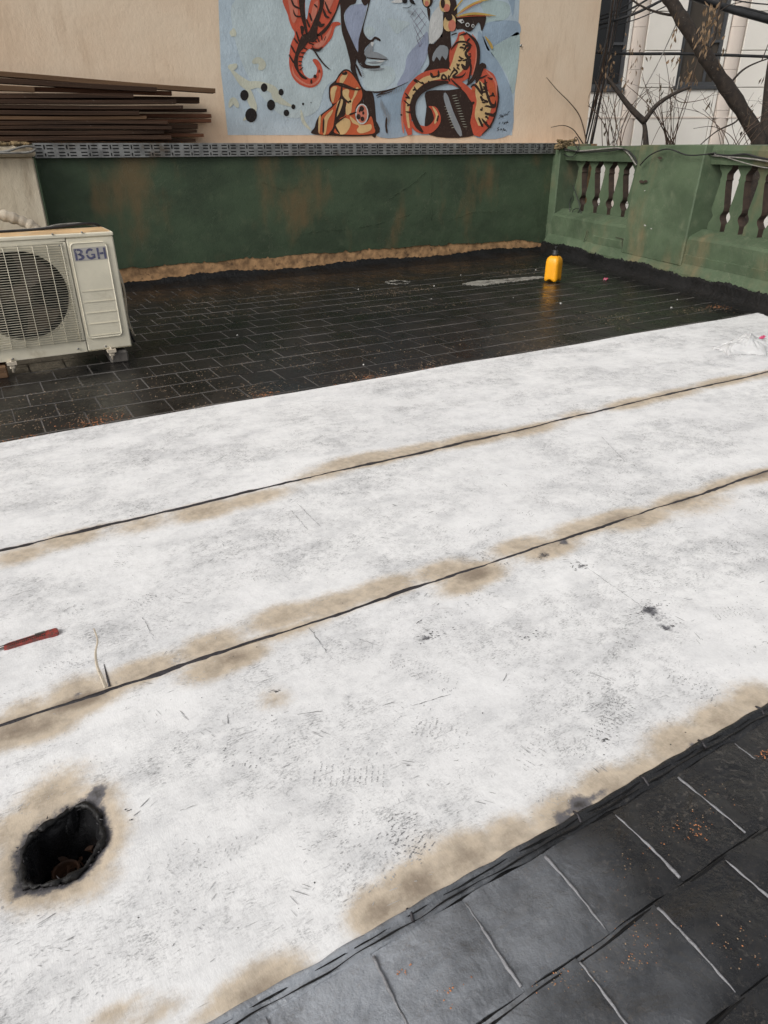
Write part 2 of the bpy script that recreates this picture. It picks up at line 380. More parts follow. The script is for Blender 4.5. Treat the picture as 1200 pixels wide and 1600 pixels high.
MT['moss'] = plain('dry_moss', (.17, .12, .06, 1), .95, .5, 30, .9, 60)
kk = NB('clear_film'); kk.b.inputs['Transmission Weight'].default_value = .55; kk.b.inputs['Base Color'].default_value = (.86, .86, .86, 1)
kk.b.inputs['Roughness'].default_value = .25; kk.b.inputs['IOR'].default_value = 1.12; MT['film'] = kk.m

# ================================================================== SETTING
m = MB(); m.add([(-300, -300, -4.2), (300, -300, -4.2), (300, 300, -4.2), (-300, 300, -4.2)], [(0, 1, 2, 3)])
struct(m.build('street_ground', MT['street'], None, False))

# roof deck: joint bed with a square opening round the drain
DX0, DX1, DY0, DY1 = -3.2, 9.2, -2.2, 8.9
HX0, HX1, HY0, HY1 = -.34, .10, 1.04, 1.50
ZD = -.0028
m = MB()
for a, b, c, d in ((DX0, HX0, DY0, DY1), (HX1, DX1, DY0, DY1), (HX0, HX1, DY0, HY0), (HX0, HX1, HY1, DY1)):
    m.add([(a, c, ZD), (b, c, ZD), (b, d, ZD), (a, d, ZD)], [(0, 1, 2, 3)])
for (x0, y0), (x1, y1) in (((DX0, DY0), (DX1, DY0)), ((DX1, DY0), (DX1, DY1)), ((DX1, DY1), (DX0, DY1)), ((DX0, DY1), (DX0, DY0)), ((HX0, HY0), (HX1, HY0)), ((HX1, HY0), (HX1, HY1)), ((HX1, HY1), (HX0, HY1)), ((HX0, HY1), (HX0, HY0))):
    m.add([(x0, y0, ZD), (x1, y1, ZD), (x1, y1, -.32), (x0, y0, -.32)], [(0, 1, 2, 3)])
m.add([(DX0, DY0, -.32), (DX1, DY0, -.32), (DX1, DY1, -.32), (DX0, DY1, -.32)], [(0, 3, 2, 1)])
deck = struct(m.build('roof_deck', MT['grout']))

# far field of black tiles, running bond
PX, PY = .2395, .2625
rows = [4.065+PY*k for k in range(-1, 17)]
tile_meshes = []
for q in range(5):
    m = MB(); g = .0030; c = .0022
    jit = [random.uniform(-.002, .002) for _ in range(4)]; tz = [random.uniform(-.0009, .0009) for _ in range(4)]
    x0, x1, y0, y1 = -PX/2+g+jit[0], PX/2-g+jit[1], -PY/2+g+jit[2], PY/2-g+jit[3]
    top = [(x0+c, y0+c, tz[0]), (x1-c, y0+c, tz[1]), (x1-c, y1-c, tz[2]), (x0+c, y1-c, tz[3])]
    low = [(x0, y0, -.010), (x1, y0, -.010), (x1, y1, -.010), (x0, y1, -.010)]
    m.add(low+top, [(4, 5, 6, 7), (0, 1, 5, 4), (1, 2, 6, 5), (2, 3, 7, 6), (3, 0, 4, 7)])
    tile_meshes.append(m.mesh('tile', MT['tile']))
cands = []
def in_frame(x, y):
    v = RR @ (np.array([x, y, 0])-EYEP)
    if v[2] <= 0: return False
    u, w = 600+F_PX*v[0]/v[2], 800+F_PX*v[1]/v[2]
    return -60 < u < 1260 and -60 < w < 1660
for j, y in enumerate(rows):
    off = 1.056-PX*6 + (0 if j % 2 else PX/2) - (y-5)*.055
    for i in range(-4, 40):
        x = off+i*PX
        if x > 8.2-(8-y)*.2 or y+PY > 8.36: continue
        cx, cy = x+PX/2, y+PY/2
        if cy < 3.85: continue
        cands.append((0 if in_frame(cx, cy) else 1, cy*cy+cx*cx, cx, cy))
cands.sort()
far = MB()
for n, (a, b, cx, cy) in enumerate(cands):
    me = tile_meshes[(n*7) % 5]
    if n < 278:
        o = bpy.data.objects.new('tile', me); COL.objects.link(o); o.location = (cx, cy, 0); o.parent = deck
    else:
        vs = [(v.co.x+cx, v.co.y+cy, v.co.z) for v in me.vertices]
        far.add(vs, [tuple(p.vertices) for p in me.polygons])
stuff(far.build('tile_field', MT['tile'], deck, False))
# mortar risen in the long joints
for y in rows[1:14]:
    m = MB(); x = -.6
    while x < 8.2-(8-y)*.2:
        L = random.uniform(.25, 1.1); w = random.uniform(.0022, .0038); z = random.uniform(.0008, .0020); n = max(3, int(L/.06))
        xs_ = np.linspace(x, x+L, n); V = []
        for i, q in enumerate(xs_):
            e = .25 if i in (0, n-1) else 1; c = y+.0012*sn(13*q)+.0008*sn(41*q)
            V += [(q, c-w*e*1.5, -.002), (q, c-w*e*.5, z*e), (q, c+w*e*.5, z*e), (q, c+w*e*1.5, -.002)]
        m.add(V, [(i*4+k, i*4+k+1, i*4+k+5, i*4+k+4) for i in range(n-1) for k in range(3)])
        x += L+random.choice([0.0, 0.0, .03, .15])
    m.build('row_joint', MT['grout'], deck, False)

m = MB(); m.add([(-1.5, -1.5, -.0018), (5, -1.5, -.0018), (5, .9, -.0018), (-1.5, .9, -.0018)], [(0, 1, 2, 3)]); m.v = [(x, y, -.0024) for x, y, z in m.v]; m.build('tar_bed', MT['cove'], deck, False)
# near tiles: hand-pressed edges, uneven faces
NX, NY = .2187, .2065
def sheen_attr(o, off=0.0):
    # wet sky sheen painted into the coating as grey, fading out across the tiles
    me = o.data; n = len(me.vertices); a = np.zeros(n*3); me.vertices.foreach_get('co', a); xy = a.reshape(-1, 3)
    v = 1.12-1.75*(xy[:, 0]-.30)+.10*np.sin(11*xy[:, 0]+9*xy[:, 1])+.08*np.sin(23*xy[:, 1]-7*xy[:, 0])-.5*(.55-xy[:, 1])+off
    at = me.attributes.new('painted_sheen', 'FLOAT', 'POINT'); at.data.foreach_set('value', np.clip(v, 0, 1.1).astype(np.float32))
def near_tile(cx, cy, w, h):
    m = MB(); n = 9; tilt = (random.uniform(-.008, .014), random.uniform(-.008, .008)); ph = [random.uniform(0, 6) for _ in range(6)]
    us = np.linspace(-1, 1, n)
    def fn(u, v):
        ex = 0
        ey = .0018*(sn(3*u+ph[2])+.5*sn(7*u+ph[3])) if abs(v) > .99 else 0
        e = max(abs(u), abs(v)); drop = -.0022*max(0, (abs(v)-.90)/.10)**1.5 - .0010*max(0, (abs(u)-.9)/.1)
        z = tilt[0]*u*.12+tilt[1]*v*.12+.0022*sn(2.5*u+ph[4])*sn(2.2*v+ph[5])+drop
        return (cx+u*w/2+ex, cy+v*h/2+ey, z+.0042)
    m.grid(us, us, fn)
    b = [fn(u, -1) for u in us]+[fn(1, v) for v in us[1:]]+[fn(u, 1) for u in us[::-1][1:]]+[fn(-1, v) for v in us[::-1][1:-1]]
    k = len(b); m.add(b+[(p[0], p[1], -.02) for p in b], [(i, (i+1) % k, k+(i+1) % k, k+i) for i in range(k)])
    o = m.build('tile', MT['neartile'], deck); sheen_attr(o, random.uniform(-.05, .05)); return o
for j in range(-1, 3):
    y = .7045-NY*(j+1)
    off = .366-NX*3 + (0 if j % 2 == 0 else .123)
    if j == -1: continue
    for i in range(0, 12):
        x = off+i*NX
        if not (in_frame(x, y) or in_frame(x+NX, y+NY) or in_frame(x+NX, y)): continue
        near_tile(x+NX/2, y+NY/2, NX-.0006, NY-.0030)
        # pressed-up grey ridge in the joint on the tile's left side
        pts = [(x+.0022*sn(4*t+i)+.0008*sn(31*t+i), y+.010+(NY-.022)*t, +.0040+.0010*sn(6.3*t+i)) for t in np.linspace(0, 1, 15)]
        mr = MB().tube(pts, [.0018+.0022*t*(i%2)+.0022*(1-t)*((i+1)%2)+.0008*sn(17*t+i) for t in np.linspace(0, 1, 15)], 6)
        mr.build('joint_ridge', MT['ridge'], deck)
y0j = .697-.004
for j in range(0, 3):
    pts = [(x, .697-NY*j-.001+.003*sn(6*x+j)+.0020*sn(23*x), +.0010) for x in np.linspace(-.4, 2.6, 90)]
    if j: MB().tube(pts, [.0030+.0010*sn(31*p[0]) for p in pts], 6).build('joint_seam', MT['cove'], deck)

# ================================================================== MEMBRANE SHEETS
S1, S2, TOPY, BOTY = 2.767, 1.727, 4.021, .735
def blob(px, py, r, a, ry=None):                    # photo pixel -> stain on the floor
    x, y = floor_pt(px, py); return (x, y, r, ry or r*.55, a)
SC = []
# scorch along upper lap
for px, py, r, a in ((30, 870, .10, .8), (110, 845, .12, .75), (220, 822, .12, .6), (320, 800, .13, 1.0), (400, 780, .16, .8), (500, 745, .16, .6), (560, 722, .22, .95), (650, 705, .2, .8), (740, 688, .2, 1.05), (830, 672, .2, .85), (900, 650, .12, .6), (985, 632, .2, .95), (1050, 618, .24, .85), (1130, 597, .25, 1.0), (1190, 588, .2, .5)):
    SC.append(blob(px, py, r, a, .07))
for px, py, r, a, ry in ((20, 1150, .09, 1.1, .05), (70, 1140, .08, 1.0, .05), (130, 1100, .09, 1.15, .05), (120, 1080, .07, .8, .06), (40, 1110, .07, .6, .05), (220, 1050, .10, .95, .05), (330, 1010, .10, .9, .06), (330, 1050, .09, .8, .05), (370, 1030, .09, 1.1, .045), (440, 965, .11, .95, .06), (520, 945, .12, .9, .055), (600, 920, .12, .9, .06), (690, 895, .11, .9, .06), (745, 900, .10, 1.25, .06), (720, 920, .09, .8, .05), (810, 855, .12, .9, .05), (860, 862, .13, .9, .055), (900, 830, .13, .8, .06), (960, 812, .14, 1.0, .05), (1000, 815, .15, .9, .06), (1060, 785, .14, .9, .06), (1130, 758, .15, .7, .05), (1190, 745, .14, 1.1, .05), (1100, 790, .2, .5, .08)):
    SC.append(blob(px, py, r, a, ry))
# front edge
for px, py, r, a, ry in ((420, 1545, .07, 1.1, .045), (370, 1560, .05, .8, .03), (590, 1430, .055, 1.15, .05), (650, 1390, .07, 1.15, .05), (730, 1345, .075, 1.0, .055), (800, 1315, .07, .95, .05), (690, 1370, .08, .6, .09), (880, 1275, .08, 1.0, .05), (950, 1235, .08, 1.0, .055), (1010, 1210, .08, .75, .05), (1060, 1165, .09, .95, .06), (1130, 1130, .09, 1.0, .06), (1180, 1095, .08, .9, .06), (180, 1590, .06, .7, .02), (250, 1585, .05, .6, .02), (430, 1095, .05, .55, .05), (330, 1590, .05, .6, .02)):
    SC.append(blob(px, py, r, a, ry))
# round the drain
for px, py, r, a, ry in ((80, 1250, .07, .8, .06), (30, 1300, .06, .8, .06), (150, 1255, .06, .7, .06), (175, 1300, .05, .6, .07), (140, 1390, .06, .65, .04), (60, 1410, .06, .5, .04), (15, 1370, .05, .6, .05), (100, 1220, .08, .45, .06)):
    SC.append(blob(px, py, r, a, ry))
SO = []
for px, py, r, a, ry in ((905, 1260, .030, 1.4, .022), (880, 1285, .02, 1.2, .02), (940, 1245, .03, 1.0, .012), (1080, 1170, .02, 1.0, .012), (850, 870, .03, .9, .015), (880, 850, .02, 1.0, .03), (1015, 958, .035, 1.0, .02), (1040, 985, .02, .9, .02), (910, 890, .03, .8, .015), (665, 1000, .025, .9, .012), (660, 975, .01, 1.1, .006), (150, 1250, .02, 1.1, .03), (40, 1395, .03, .9, .02), (60, 1300, .03, .9, .02), (185, 1072, .012, 1.1, .012), (640, 1425, .03, .8, .008), (750, 1355, .03, .8, .006), (820, 1315, .03, .9, .006), (125, 1090, .015, .8, .02), (970, 940, .03, .5, .02), (960, 925, .09, .35, .03), (1030, 970, .06, .5, .04), (155, 1240, .02, 1.0, .02)):
    SO.append(blob(px, py, r, a, ry))
def field(xy, blobs):
    out = np.zeros(len(xy))
    for x, y, rx, ry, a in blobs:
        q = ((xy[:, 0]-x)/rx)**2+((xy[:, 1]-y)/ry)**2
        out = np.maximum(out, a*np.exp(-q*.75)) + .25*np.minimum(out, a*np.exp(-q*.75))
    return out
hole_px = [(62, 1302), (90, 1284), (110, 1270), (134, 1262), (150, 1278), (160, 1295), (161, 1315), (152, 1334), (140, 1352), (118, 1372), (92, 1382), (62, 1388), (42, 1383), (36, 1360), (40, 1335), (48, 1315)]
hole = [floor_pt(x, y) for x, y in hole_px]
hole = smooth_path(hole, 4, True)
hole = [(x+.0025*sn(37*i)+.002*sn(91*i), y+.0025*cs(53*i)) for i, (x, y) in enumerate(hole)]
HC = np.array(hole).mean(0)
def zsheet(x, y): return .006+.0026*sn(3.1*x+1.3*y)+.0012*sn(7.3*x-5.1*y+1)+.0008*sn(13*y+4*x)
def inside(p, poly):
    c = False; n = len(poly)
    for i in range(n):
        (x0, y0), (x1, y1) = poly[i], poly[i-1]
        if (y0 > p[1]) != (y1 > p[1]) and p[0] < (x1-x0)*(p[1]-y0)/(y1-y0)+x0: c = not c
    return c
hole_wide = [tuple(HC+(np.array(p)-HC)*1.12) for p in hole]
def sheet(x0, x1, ya, yb, step, dz, cut=False, edge=None):
    ex = edge or (lambda x: 0.0)
    nx = max(2, int((x1-x0)/step)); ny = max(2, int((yb-ya)/step))
    xs = np.linspace(x0, x1, nx+1); m = MB()
    if not cut:
        m.grid(xs, np.linspace(0, 1, ny+1), lambda x, t: (x, ya+ex(x)*(1-t)+(yb-ya)*t, zsheet(x, ya+(yb-ya)*t)+dz))
    else:
        pts = []; 
        for t in np.linspace(0, 1, ny+1):
            for x in xs:
                y = ya+ex(x)*(1-t)+(yb-ya)*t
                if .4 > x > -.6 and inside((x, y), hole_wide): continue
                pts.append(Vector((x, y)))
        nb = len(pts); pts += [Vector(p) for p in hole]
        eds = [(nb+i, nb+(i+1) % len(hole)) for i in range(len(hole))]
        V, E, Fc, _, _, _ = delaunay_2d_cdt(pts, eds, [], 0, 1e-6)
        fs = []
        for f in Fc:
            c = sum((V[i] for i in f), Vector((0, 0)))/len(f)
            if -.6 < c.x < .4 and inside((c.x, c.y), hole): continue
            fs.append(tuple(f))
        def zz(p):
            d = min((p.x-h[0])**2+(p.y-h[1])**2 for h in hole)**.5 if -.6 < p.x < .4 and .9 < p.y < 1.7 else 1
            return zsheet(p.x, p.y)+dz-.012*math.exp(-(d/.016)**2)
        m.add([(p.x, p.y, zz(p)) for p in V], fs, 0, True)
    # edges turned down to the deck
    for (y, e) in ((ya, 1), (yb, 0)):
        m.grid(xs, [0, 1], lambda x, t: (x, y+ex(x)*e, (zsheet(x, y)+dz)*(1-t)-.006*t))
    return m
def paint(o):
    me = o.data; n = len(me.vertices); a = np.zeros(n*3); me.vertices.foreach_get('co', a); xy = a.reshape(-1, 3)[:, :2]
    s, so2 = field(xy, SC), field(xy, SO)
    if 'front' in o.keys():
        d = np.full(n, 9.0)
        for h in hole: d = np.minimum(d, np.hypot(xy[:, 0]-h[0], xy[:, 1]-h[1]))
        so2 = np.maximum(so2, 1.0*np.exp(-(d/.027)**2)); s = np.maximum(s, .95*np.exp(-(d/.06)**2))
    X = xy[:, 0]
    for y0, wf in ((S1, wav), (S2, lambda q: wav(q+3))):
        f_ = np.vectorize(wf)(X); dd = np.abs(xy[:, 1]-y0-f_)
        var = np.clip(.55+.45*np.sin(2.3*X+y0)+.35*np.sin(5.9*X+2*y0)+.2*np.sin(13*X), 0, 1.3)
        s = np.maximum(s, .5*var*np.exp(-(dd/(.03+.03*var))**2))+np.where(dd < .15, .35*var*np.exp(-(dd/.018)**2), 0)
    for nm, v in (('scorch', s), ('soot', so2)):
        at = me.attributes.new(nm, 'FLOAT', 'POINT'); at.data.foreach_set('value', v.astype(np.float32))
    if 'front' in o.keys(): del o['front']
wav = lambda x: .004*sn(2.1*x)+.0025*sn(9.7*x)+.0015*sn(31*x)
sheets = []
for args, lab in (((-1.4, 8.2, S1, TOPY, .035, 0, False, wav), 'widest white roofing felt strip, far one beside the black tiles, with clean edge'),
                  ((-1.2, 7.2, S2, S1-.002, .028, .0012, False, lambda x: wav(x+3)), 'middle white roofing felt strip lying between two black lap joints'),
                  ((-.75, 4.6, BOTY, S2-.002, .021, .0024, True, lambda x: .5*wav(x+8)), 'nearest white roofing felt strip, footprint-stained, with burnt round drain opening')):
    o = sheet(*args).build('felt_strip', MT['membrane'], None, False)
    if args[6]: o['front'] = 1
    tag(o, lab, 'roofing felt', 'white felt strips torched onto the roof'); paint(o); sheets.append(o)
far_sheet, mid_sheet, near_sheet = sheets

def bead(y0, x0, x1, w, h, parent, wf, mat='bead', seed=0, name='bitumen_bead'):
    m = MB(); n = int((x1-x0)/.02); xs = np.linspace(x0, x1, n); rr = np.random.default_rng(seed)
    j1 = np.convolve(rr.normal(size=n+8), np.ones(9)/9, 'valid')[:n]; j2 = np.convolve(rr.normal(size=n+4), np.ones(5)/5, 'valid')[:n]
    for i in range(n):
        pass
    prof = [(-1, -.001), (-.6, .55), (-.15, 1.0), (.1, .35), (.35, .9), (.7, .5), (1, -.001)]
    V = []
    for i, x in enumerate(xs):
        c = y0+wf(x)+.0035*j1[i]+.0008*rr.normal(); ww = w*(1+.75*j2[i]+.12*rr.normal()); hh = h*(1+.5*j1[i])
        for u, v in prof: V.append((x, c+u*ww, zsheet(x, c)+.0025+v*hh))
    k = len(prof)
    m.add(V, [(i*k+q, i*k+q+1, i*k+k+q+1, i*k+k+q) for i in range(n-1) for q in range(k-1)], 0, True)
    return m.build(name, MT[mat], parent)
bead(S1, -1.2, 8.0, .0085, .0035, far_sheet, wav, 'bead', 1)
bead(S2, -1.0, 4.55, .0062, .0035, mid_sheet, lambda x: wav(x+3), 'bead', 2)
fe = lambda x: .5*wav(x+8)
# black edge welt in front of the nearest strip
m = MB(); xs = np.linspace(-.6, 2.8, 180); V = []
prof = [(.005, .004), (.002, .0085), (-.004, .0080), (-.008, .0045), (-.011, .0042), (-.016, .0042), (-.020, .0062), (-.023, .0025), (-.026, .0042), (-.031, -.003)]
for i, x in enumerate(xs):
    s = 1+.12*sn(5*x+1)+.10*sn(17*x)+.06*sn(43*x); 
    for u, v in prof: V.append((x, BOTY+fe(x)+u*s+.0015*sn(60*x+u*300), v+.001*sn(41*x+u*90)+.0015+(zsheet(x, BOTY)-.002 if u > -.01 else 0)))
k = len(prof); m.add(V, [(i*k+q, i*k+q+1, i*k+k+q+1, i*k+k+q) for i in range(len(xs)-1) for q in range(k-1)], 0, True)
sheen_attr(m.build('edge_welt', MT['neartile'], near_sheet), -.25)
for off_, rad_, sd_ in ((-.0085, .0016, 1), (-.0215, .0014, 4)):
    P_ = [(x, BOTY+fe(x)+off_+.0015*sn(27*x+sd_)+.001*sn(61*x), zsheet(x, BOTY)*.6+.0052) for x in np.linspace(-.5, 2.7, 150)]
    MB().tube(P_, [rad_*(1+.5*sn(40*p[0]+sd_)) for p in P_], 5).build('welt_crack', MT['cove'], near_sheet)
for px, py in ((900, 1278), (1005, 1222), (1095, 1165), (1185, 1112), (640, 1432)):
    x, y = floor_pt(px, py); mm = MB().tube([(x-.002, y-.018, .006), (x+.003, y, .0105), (x, y+.012, .010)], [.003, .004, .0025], 6); mm.build('welt_fold', MT['bead'], near_sheet)
# raised crease by the knife
pts = [floor_pt(*p) for p in ((147, 985), (153, 1003), (150, 1022), (152, 1042), (158, 1058), (166, 1078))]
pts = smooth_path(pts, 5)
mm = MB(); n = len(pts)
V = []
for i, (x, y) in enumerate(pts):
    t = i/(n-1); w = .002+.0035*t; h = .0006+.0016*t
    for u, v in ((-1, 0), (-.45, .8), (0, 1), (.25, .25), (.5, .8), (1, 0)): V.append((x+u*w, y+.1*u*w, zsheet(x, y)+.0014+v*h))
mm.add(V, [(i*6+q, i*6+q+1, i*6+6+q+1, i*6+6+q) for i in range(n-1) for q in range(5)], 0, True)
mm.build('crease', MT['lagging'], mid_sheet)
pts2 = [floor_pt(*p) for p in ((163, 1040), (168, 1060), (172, 1076))]
MB().tube([(x, y, .007) for x, y in pts2], [.001, .003, .004], 5).build('tar_dribble', MT['bead'], mid_sheet)

# drain pit
m = MB(); rings = []; N = len(hole); zs = [(.0055, 1.0), (.001, .985), (-.012, .96), (-.035, .95), (-.06, .90), (-.09, .86), (-.12, .80), (-.15, .70)]
for j, (z, s) in enumerate(zs):
    r = []
    for i, p in enumerate(hole):
        q = HC+(np.array(p)-HC)*(s*(1+(.07*sn(i*.55+j*1.1)+.05*sn(i*.27-j*.7)) * min(1, j/3)))
        r.append((q[0], q[1], z+.004*sn(i*2.3+j)*min(1, j/2)))
    rings.append(r)
m.loft(rings, 0, True, False, True)
pit = m.build('drain_pit', MT['pit'], near_sheet)
bx, by = floor_pt(105, 1372, -.10)
m = MB(); rr = []
for z, r in ((-.16, .030), (-.100, .032), (-.094, .029), (-.100, .025), (-.16, .024)):
    rr.append([(bx+r*cs(a), by+.02+r*sn(a)*.9, z) for a in np.linspace(0, 2*math.pi, 24, endpoint=False)])
m.loft(rr, 0, True, True, True); m.build('drain_pipe', MT['rust'], near_sheet)
for i in range(16):
    a = rng.uniform(0, 6.28); r = rng.uniform(.0, .055); s = rng.uniform(.008, .022); cx_, cy_ = bx+.02+r*cs(a), by+.04+r*sn(a); V = [Vector(rng.normal(size=3)).normalized()*s*rng.uniform(.6, 1.2) for _ in range(10)]
    bm = bmesh.new(); [bm.verts.new(v) for v in V]; bmesh.ops.convex_hull(bm, input=bm.verts); me = bpy.data.meshes.new('rubble'); bm.to_mesh(me); bm.free(); me.materials.append(MT['rust'] if i % 3 else MT['pit'])
    o = bpy.data.objects.new('rubble', me); COL.objects.link(o); o.location = (cx_, cy_, -.125+rng.uniform(0, .02)); o.parent = near_sheet
V = [(x, y, zsheet(x, y)+.001) for x, y in [tuple(HC+(np.array(p)-HC)*1.015) for p in hole]]
V.append(V[0]); m = MB().tube(V, [.0062+.0042*sn(i*.9)*sn(i*.37+1)+.0015*sn(i*2.7) for i in range(len(V))], 7)
m.build('tar_lip', MT['cove'], near_sheet)
for i0, wd_, dep in ((4, 7, .06), (14, 9, .075), (22, 8, .05), (30, 6, .06), (40, 9, .05), (52, 7, .07)):
    m = MB(); V = []
    for j in range(wd_):
        p = np.array(hole[(i0+j) % N]); e = math.sin(math.pi*(j+.001)/(wd_-1)); 
        for q in range(5):
            t = q/4; w = HC+(p-HC)*(1.0-.20*t*e-.02*sn(j*2+q)); V.append((w[0], w[1], .004-dep*t*(.5+.5*e)-.006*sn(3*t+j)))
    m.add(V, [(j*5+q, j*5+q+1, j*5+5+q+1, j*5+5+q) for j in range(wd_-1) for q in range(4)], 0, False)
    m.build('tar_fold', MT['pit'], near_sheet)
# torn flaps of bitumen round the rim
m = MB()
for i in range(60):
    p = np.array(hole[int(rng.integers(N))]); d = p-HC; d /= np.linalg.norm(d); tdir = np.array([-d[1], d[0]])
    a = p+d*rng.uniform(-.004, .014)+tdir*rng.uniform(-.01, .01); L = rng.uniform(.004, .016); wd = rng.uniform(.001, .003)
    e = d*rng.uniform(-.3, 1)+tdir*rng.uniform(-1, 1); e /= np.linalg.norm(e); nrm = np.array([-e[1], e[0]])
    b = a+e*L; z = zsheet(*a)+.003
    m.add([(*(a+nrm*wd), z), (*(a-nrm*wd), z), (*b, zsheet(*b)+.0032), (*(a), z+.0012)], [(0, 1, 3), (1, 2, 3), (2, 0, 3)])
stuff(m.build('rim_shreds', MT['bead'], near_sheet))

# scuffs: boot treads, drags and spatters printed on the strips
def strip_of(y): return 0 if y > S1 else (1 if y > S2 else 2)
scf = [MB(), MB(), MB()]
def dab(x, y, L, w, ang, mi):
    if not (BOTY+.02 < y < TOPY-.02) or abs(y-S1) < .02 or abs(y-S2) < .02: return
    if (x-HC[0])**2+(y-HC[1])**2 < .02: return
    c, s = cs(ang), sn(ang); z = zsheet(x, y)+.0042
    k = 6; vs = []
    for i in range(k):
        a = 2*math.pi*i/k; r = rng.uniform(.55, 1.1)
        u, v = L/2*cs(a)*r, w/2*sn(a)*r
        px, py = x+u*c-v*s, y+u*s+v*c; vs.append((px, py, zsheet(px, py)+.0040))
    scf[strip_of(y)].add(vs, [tuple(range(k))], mi)
def boot(x, y, ang, strength, mi):
    kind = int(rng.integers(3)); c, s = cs(ang), sn(ang)
    px0, py0 = rng.uniform(-.13, .03), rng.uniform(.02, .13)   # only part of the sole printed
    for i in range(19):
        u = -.13+.26*i/18
        if not px0 < u < py0: continue
        hw = .040*(1-.3*math.exp(-((u+.02)/.03)**2))*(1 if abs(u) < .11 else .7)
        for sd in (-1, 1):
            if rng.random() > strength+.25: continue
            tilt = {0: 1.57, 1: 1.57+.5*sd, 2: 1.57-.4*sd}[kind]
            for q in range(5):
                if rng.random() > strength: continue
                vv = sd*hw*(.15+.17*q); uu = u+(vv*.4 if kind == 1 else -vv*.3 if kind == 2 else 0)*sd+rng.normal(0, .0008)
                dab(x+uu*c-vv*s, y+uu*s+vv*c, rng.uniform(.005, .010), rng.uniform(.0018, .0042), ang+tilt+rng.normal(0, .15), mi)
for i in range(170):
    y = rng.uniform(BOTY+.05, TOPY-.05); x = rng.uniform(-.5, 1.2+y*1.55)
    boot(x, y, rng.uniform(0, 6.28), rng.uniform(.2, .65), 0 if rng.random() < .16 else 1)
for px, py, a, st in ((960, 1122, .4, .8), (800, 985, 1.0, .7), (545, 1215, 2.6, .75), (575, 1350, 2.4, .6), (670, 990, .6, .6), (420, 1140, 1.9, .55), (190, 880, 1.2, .7), (440, 905, .2, .6), (230, 940, .3, .6), (1020, 920, .9, .6), (820, 1190, .3, .5), (60, 1060, .5, .6)):
    x, y = floor_pt(px, py); boot(x, y, a, st*.9, 0 if st > .75 else 1)
for i in range(640):                                  # hatched smears
    y = rng.uniform(BOTY+.05, TOPY-.05); x = rng.uniform(-.5, 1.2+y*1.55); a = rng.choice([.3, -.6, .9])+rng.normal(0, .3); sp = rng.uniform(.015, .07)
    for q in range(int(rng.integers(8, 30))): dab(x+rng.normal(0, sp), y+rng.normal(0, sp*.6), rng.uniform(.003, .014), rng.uniform(.0008, .0022), a+rng.normal(0, .25), int(rng.random() < .9))
for i in range(260):                                  # short drags
    y = rng.uniform(BOTY+.03, TOPY-.03); x = rng.uniform(-.5, 1.2+y*1.55); a = rng.choice([.3, -.5, 1.9, 2.6])+rng.normal(0, .35)
    for q in range(int(rng.integers(1, 5))):
        dab(x+rng.normal(0, .01), y+rng.normal(0, .01), rng.uniform(.01, .05), rng.uniform(.0012, .003), a+rng.normal(0, .08), int(rng.random() < .6))
for (a, b) in (((940, 685), (975, 722)), ((465, 790), (500, 825)), ((225, 970), (240, 1000)), ((335, 725), (365, 708)), ((650, 1105), (700, 1090)), ((560, 1000), (590, 1010)), ((925, 1055), (950, 1065)), ((485, 985), (510, 1020)), ((455, 800), (480, 830)), ((20, 935), (60, 922)), ((900, 880), (1000, 950)), ((470, 1120), (500, 1115))):
    (x0, y0), (x1, y1) = floor_pt(*a), floor_pt(*b); L = math.hypot(x1-x0, y1-y0); n = int(L/.012)+2; an = math.atan2(y1-y0, x1-x0)
    for q in range(n):
        t = q/(n-1); dab(x0+(x1-x0)*t+rng.normal(0, .0012), y0+(y1-y0)*t+rng.normal(0, .0012), .022, rng.uniform(.001, .0028), an, 0)
for i in range(700):                                  # specks
    y = rng.uniform(BOTY+.03, TOPY-.03); x = rng.uniform(-.5, 1.2+y*1.55); s = rng.uniform(.0015, .006)
    dab(x, y, s, s*.7, rng.uniform(0, 3), 2 if rng.random() < .35 else 0)
for px, py, n, r in ((1015, 955, 60, .035), (850, 872, 30, .02), (670, 998, 40, .03), (875, 850, 22, .02), (905, 888, 26, .03), (1045, 985, 20, .02), (430, 1085, 8, .01), (203, 1290, 3, .008), (200, 1272, 3, .006), (940, 1165, 8, .02), (655, 975, 5, .006), (825, 1000, 14, .03)):
    x, y = floor_pt(px, py)
    for q in range(n): dab(x+rng.normal(0, r), y+rng.normal(0, r*.5), rng.uniform(.003, .014), rng.uniform(.002, .005), rng.normal(-.5, .4), 2)
for o, q in zip(sheets, scf): stuff(q.build('scuff_marks', [MT['scuff'], MT['scuff_lite'], MT['spatter']], o, False))

# ================================================================== REAR WALL, TRAY, UPPER WALL WITH MURAL
YW = 8.45; YB = 8.75
gw = thing('low_wall', 'low dark green painted wall with bare render strip at its foot', 'wall')
m = MB(); m.box(-3.2, 8.45, YW, YB+.0, -.3, 1.438); m.build('masonry', MT['plaster'], gw)
xs = np.arange(.70, 7.665, .022); j = np.cumsum(rng.normal(0, .004, len(xs))); j -= np.convolve(j, np.ones(41)/41, 'same')
def paint_bot(i, x): return (.215 if x < 5.2 else .215-.018*(x-5.2))+j[i]*.9+(.02*(rng.random() < .06))
m = MB(); nz = 14
bot = [paint_bot(i, x) for i, x in enumerate(xs)]
V = []
for q in range(nz):
    for i, x in enumerate(xs):
        z = bot[i]+(1.4375-bot[i])*q/(nz-1); V.append((x, YW-.010-.006*sn(x*1.3+z*2)-.003*sn(x*5+z*4)-.006*(q > 0), z))
n = len(xs); m.add(V, [(q*n+i, q*n+i+1, q*n+n+i+1, q*n+n+i) for q in range(nz-1) for i in range(n-1)], 0, True)
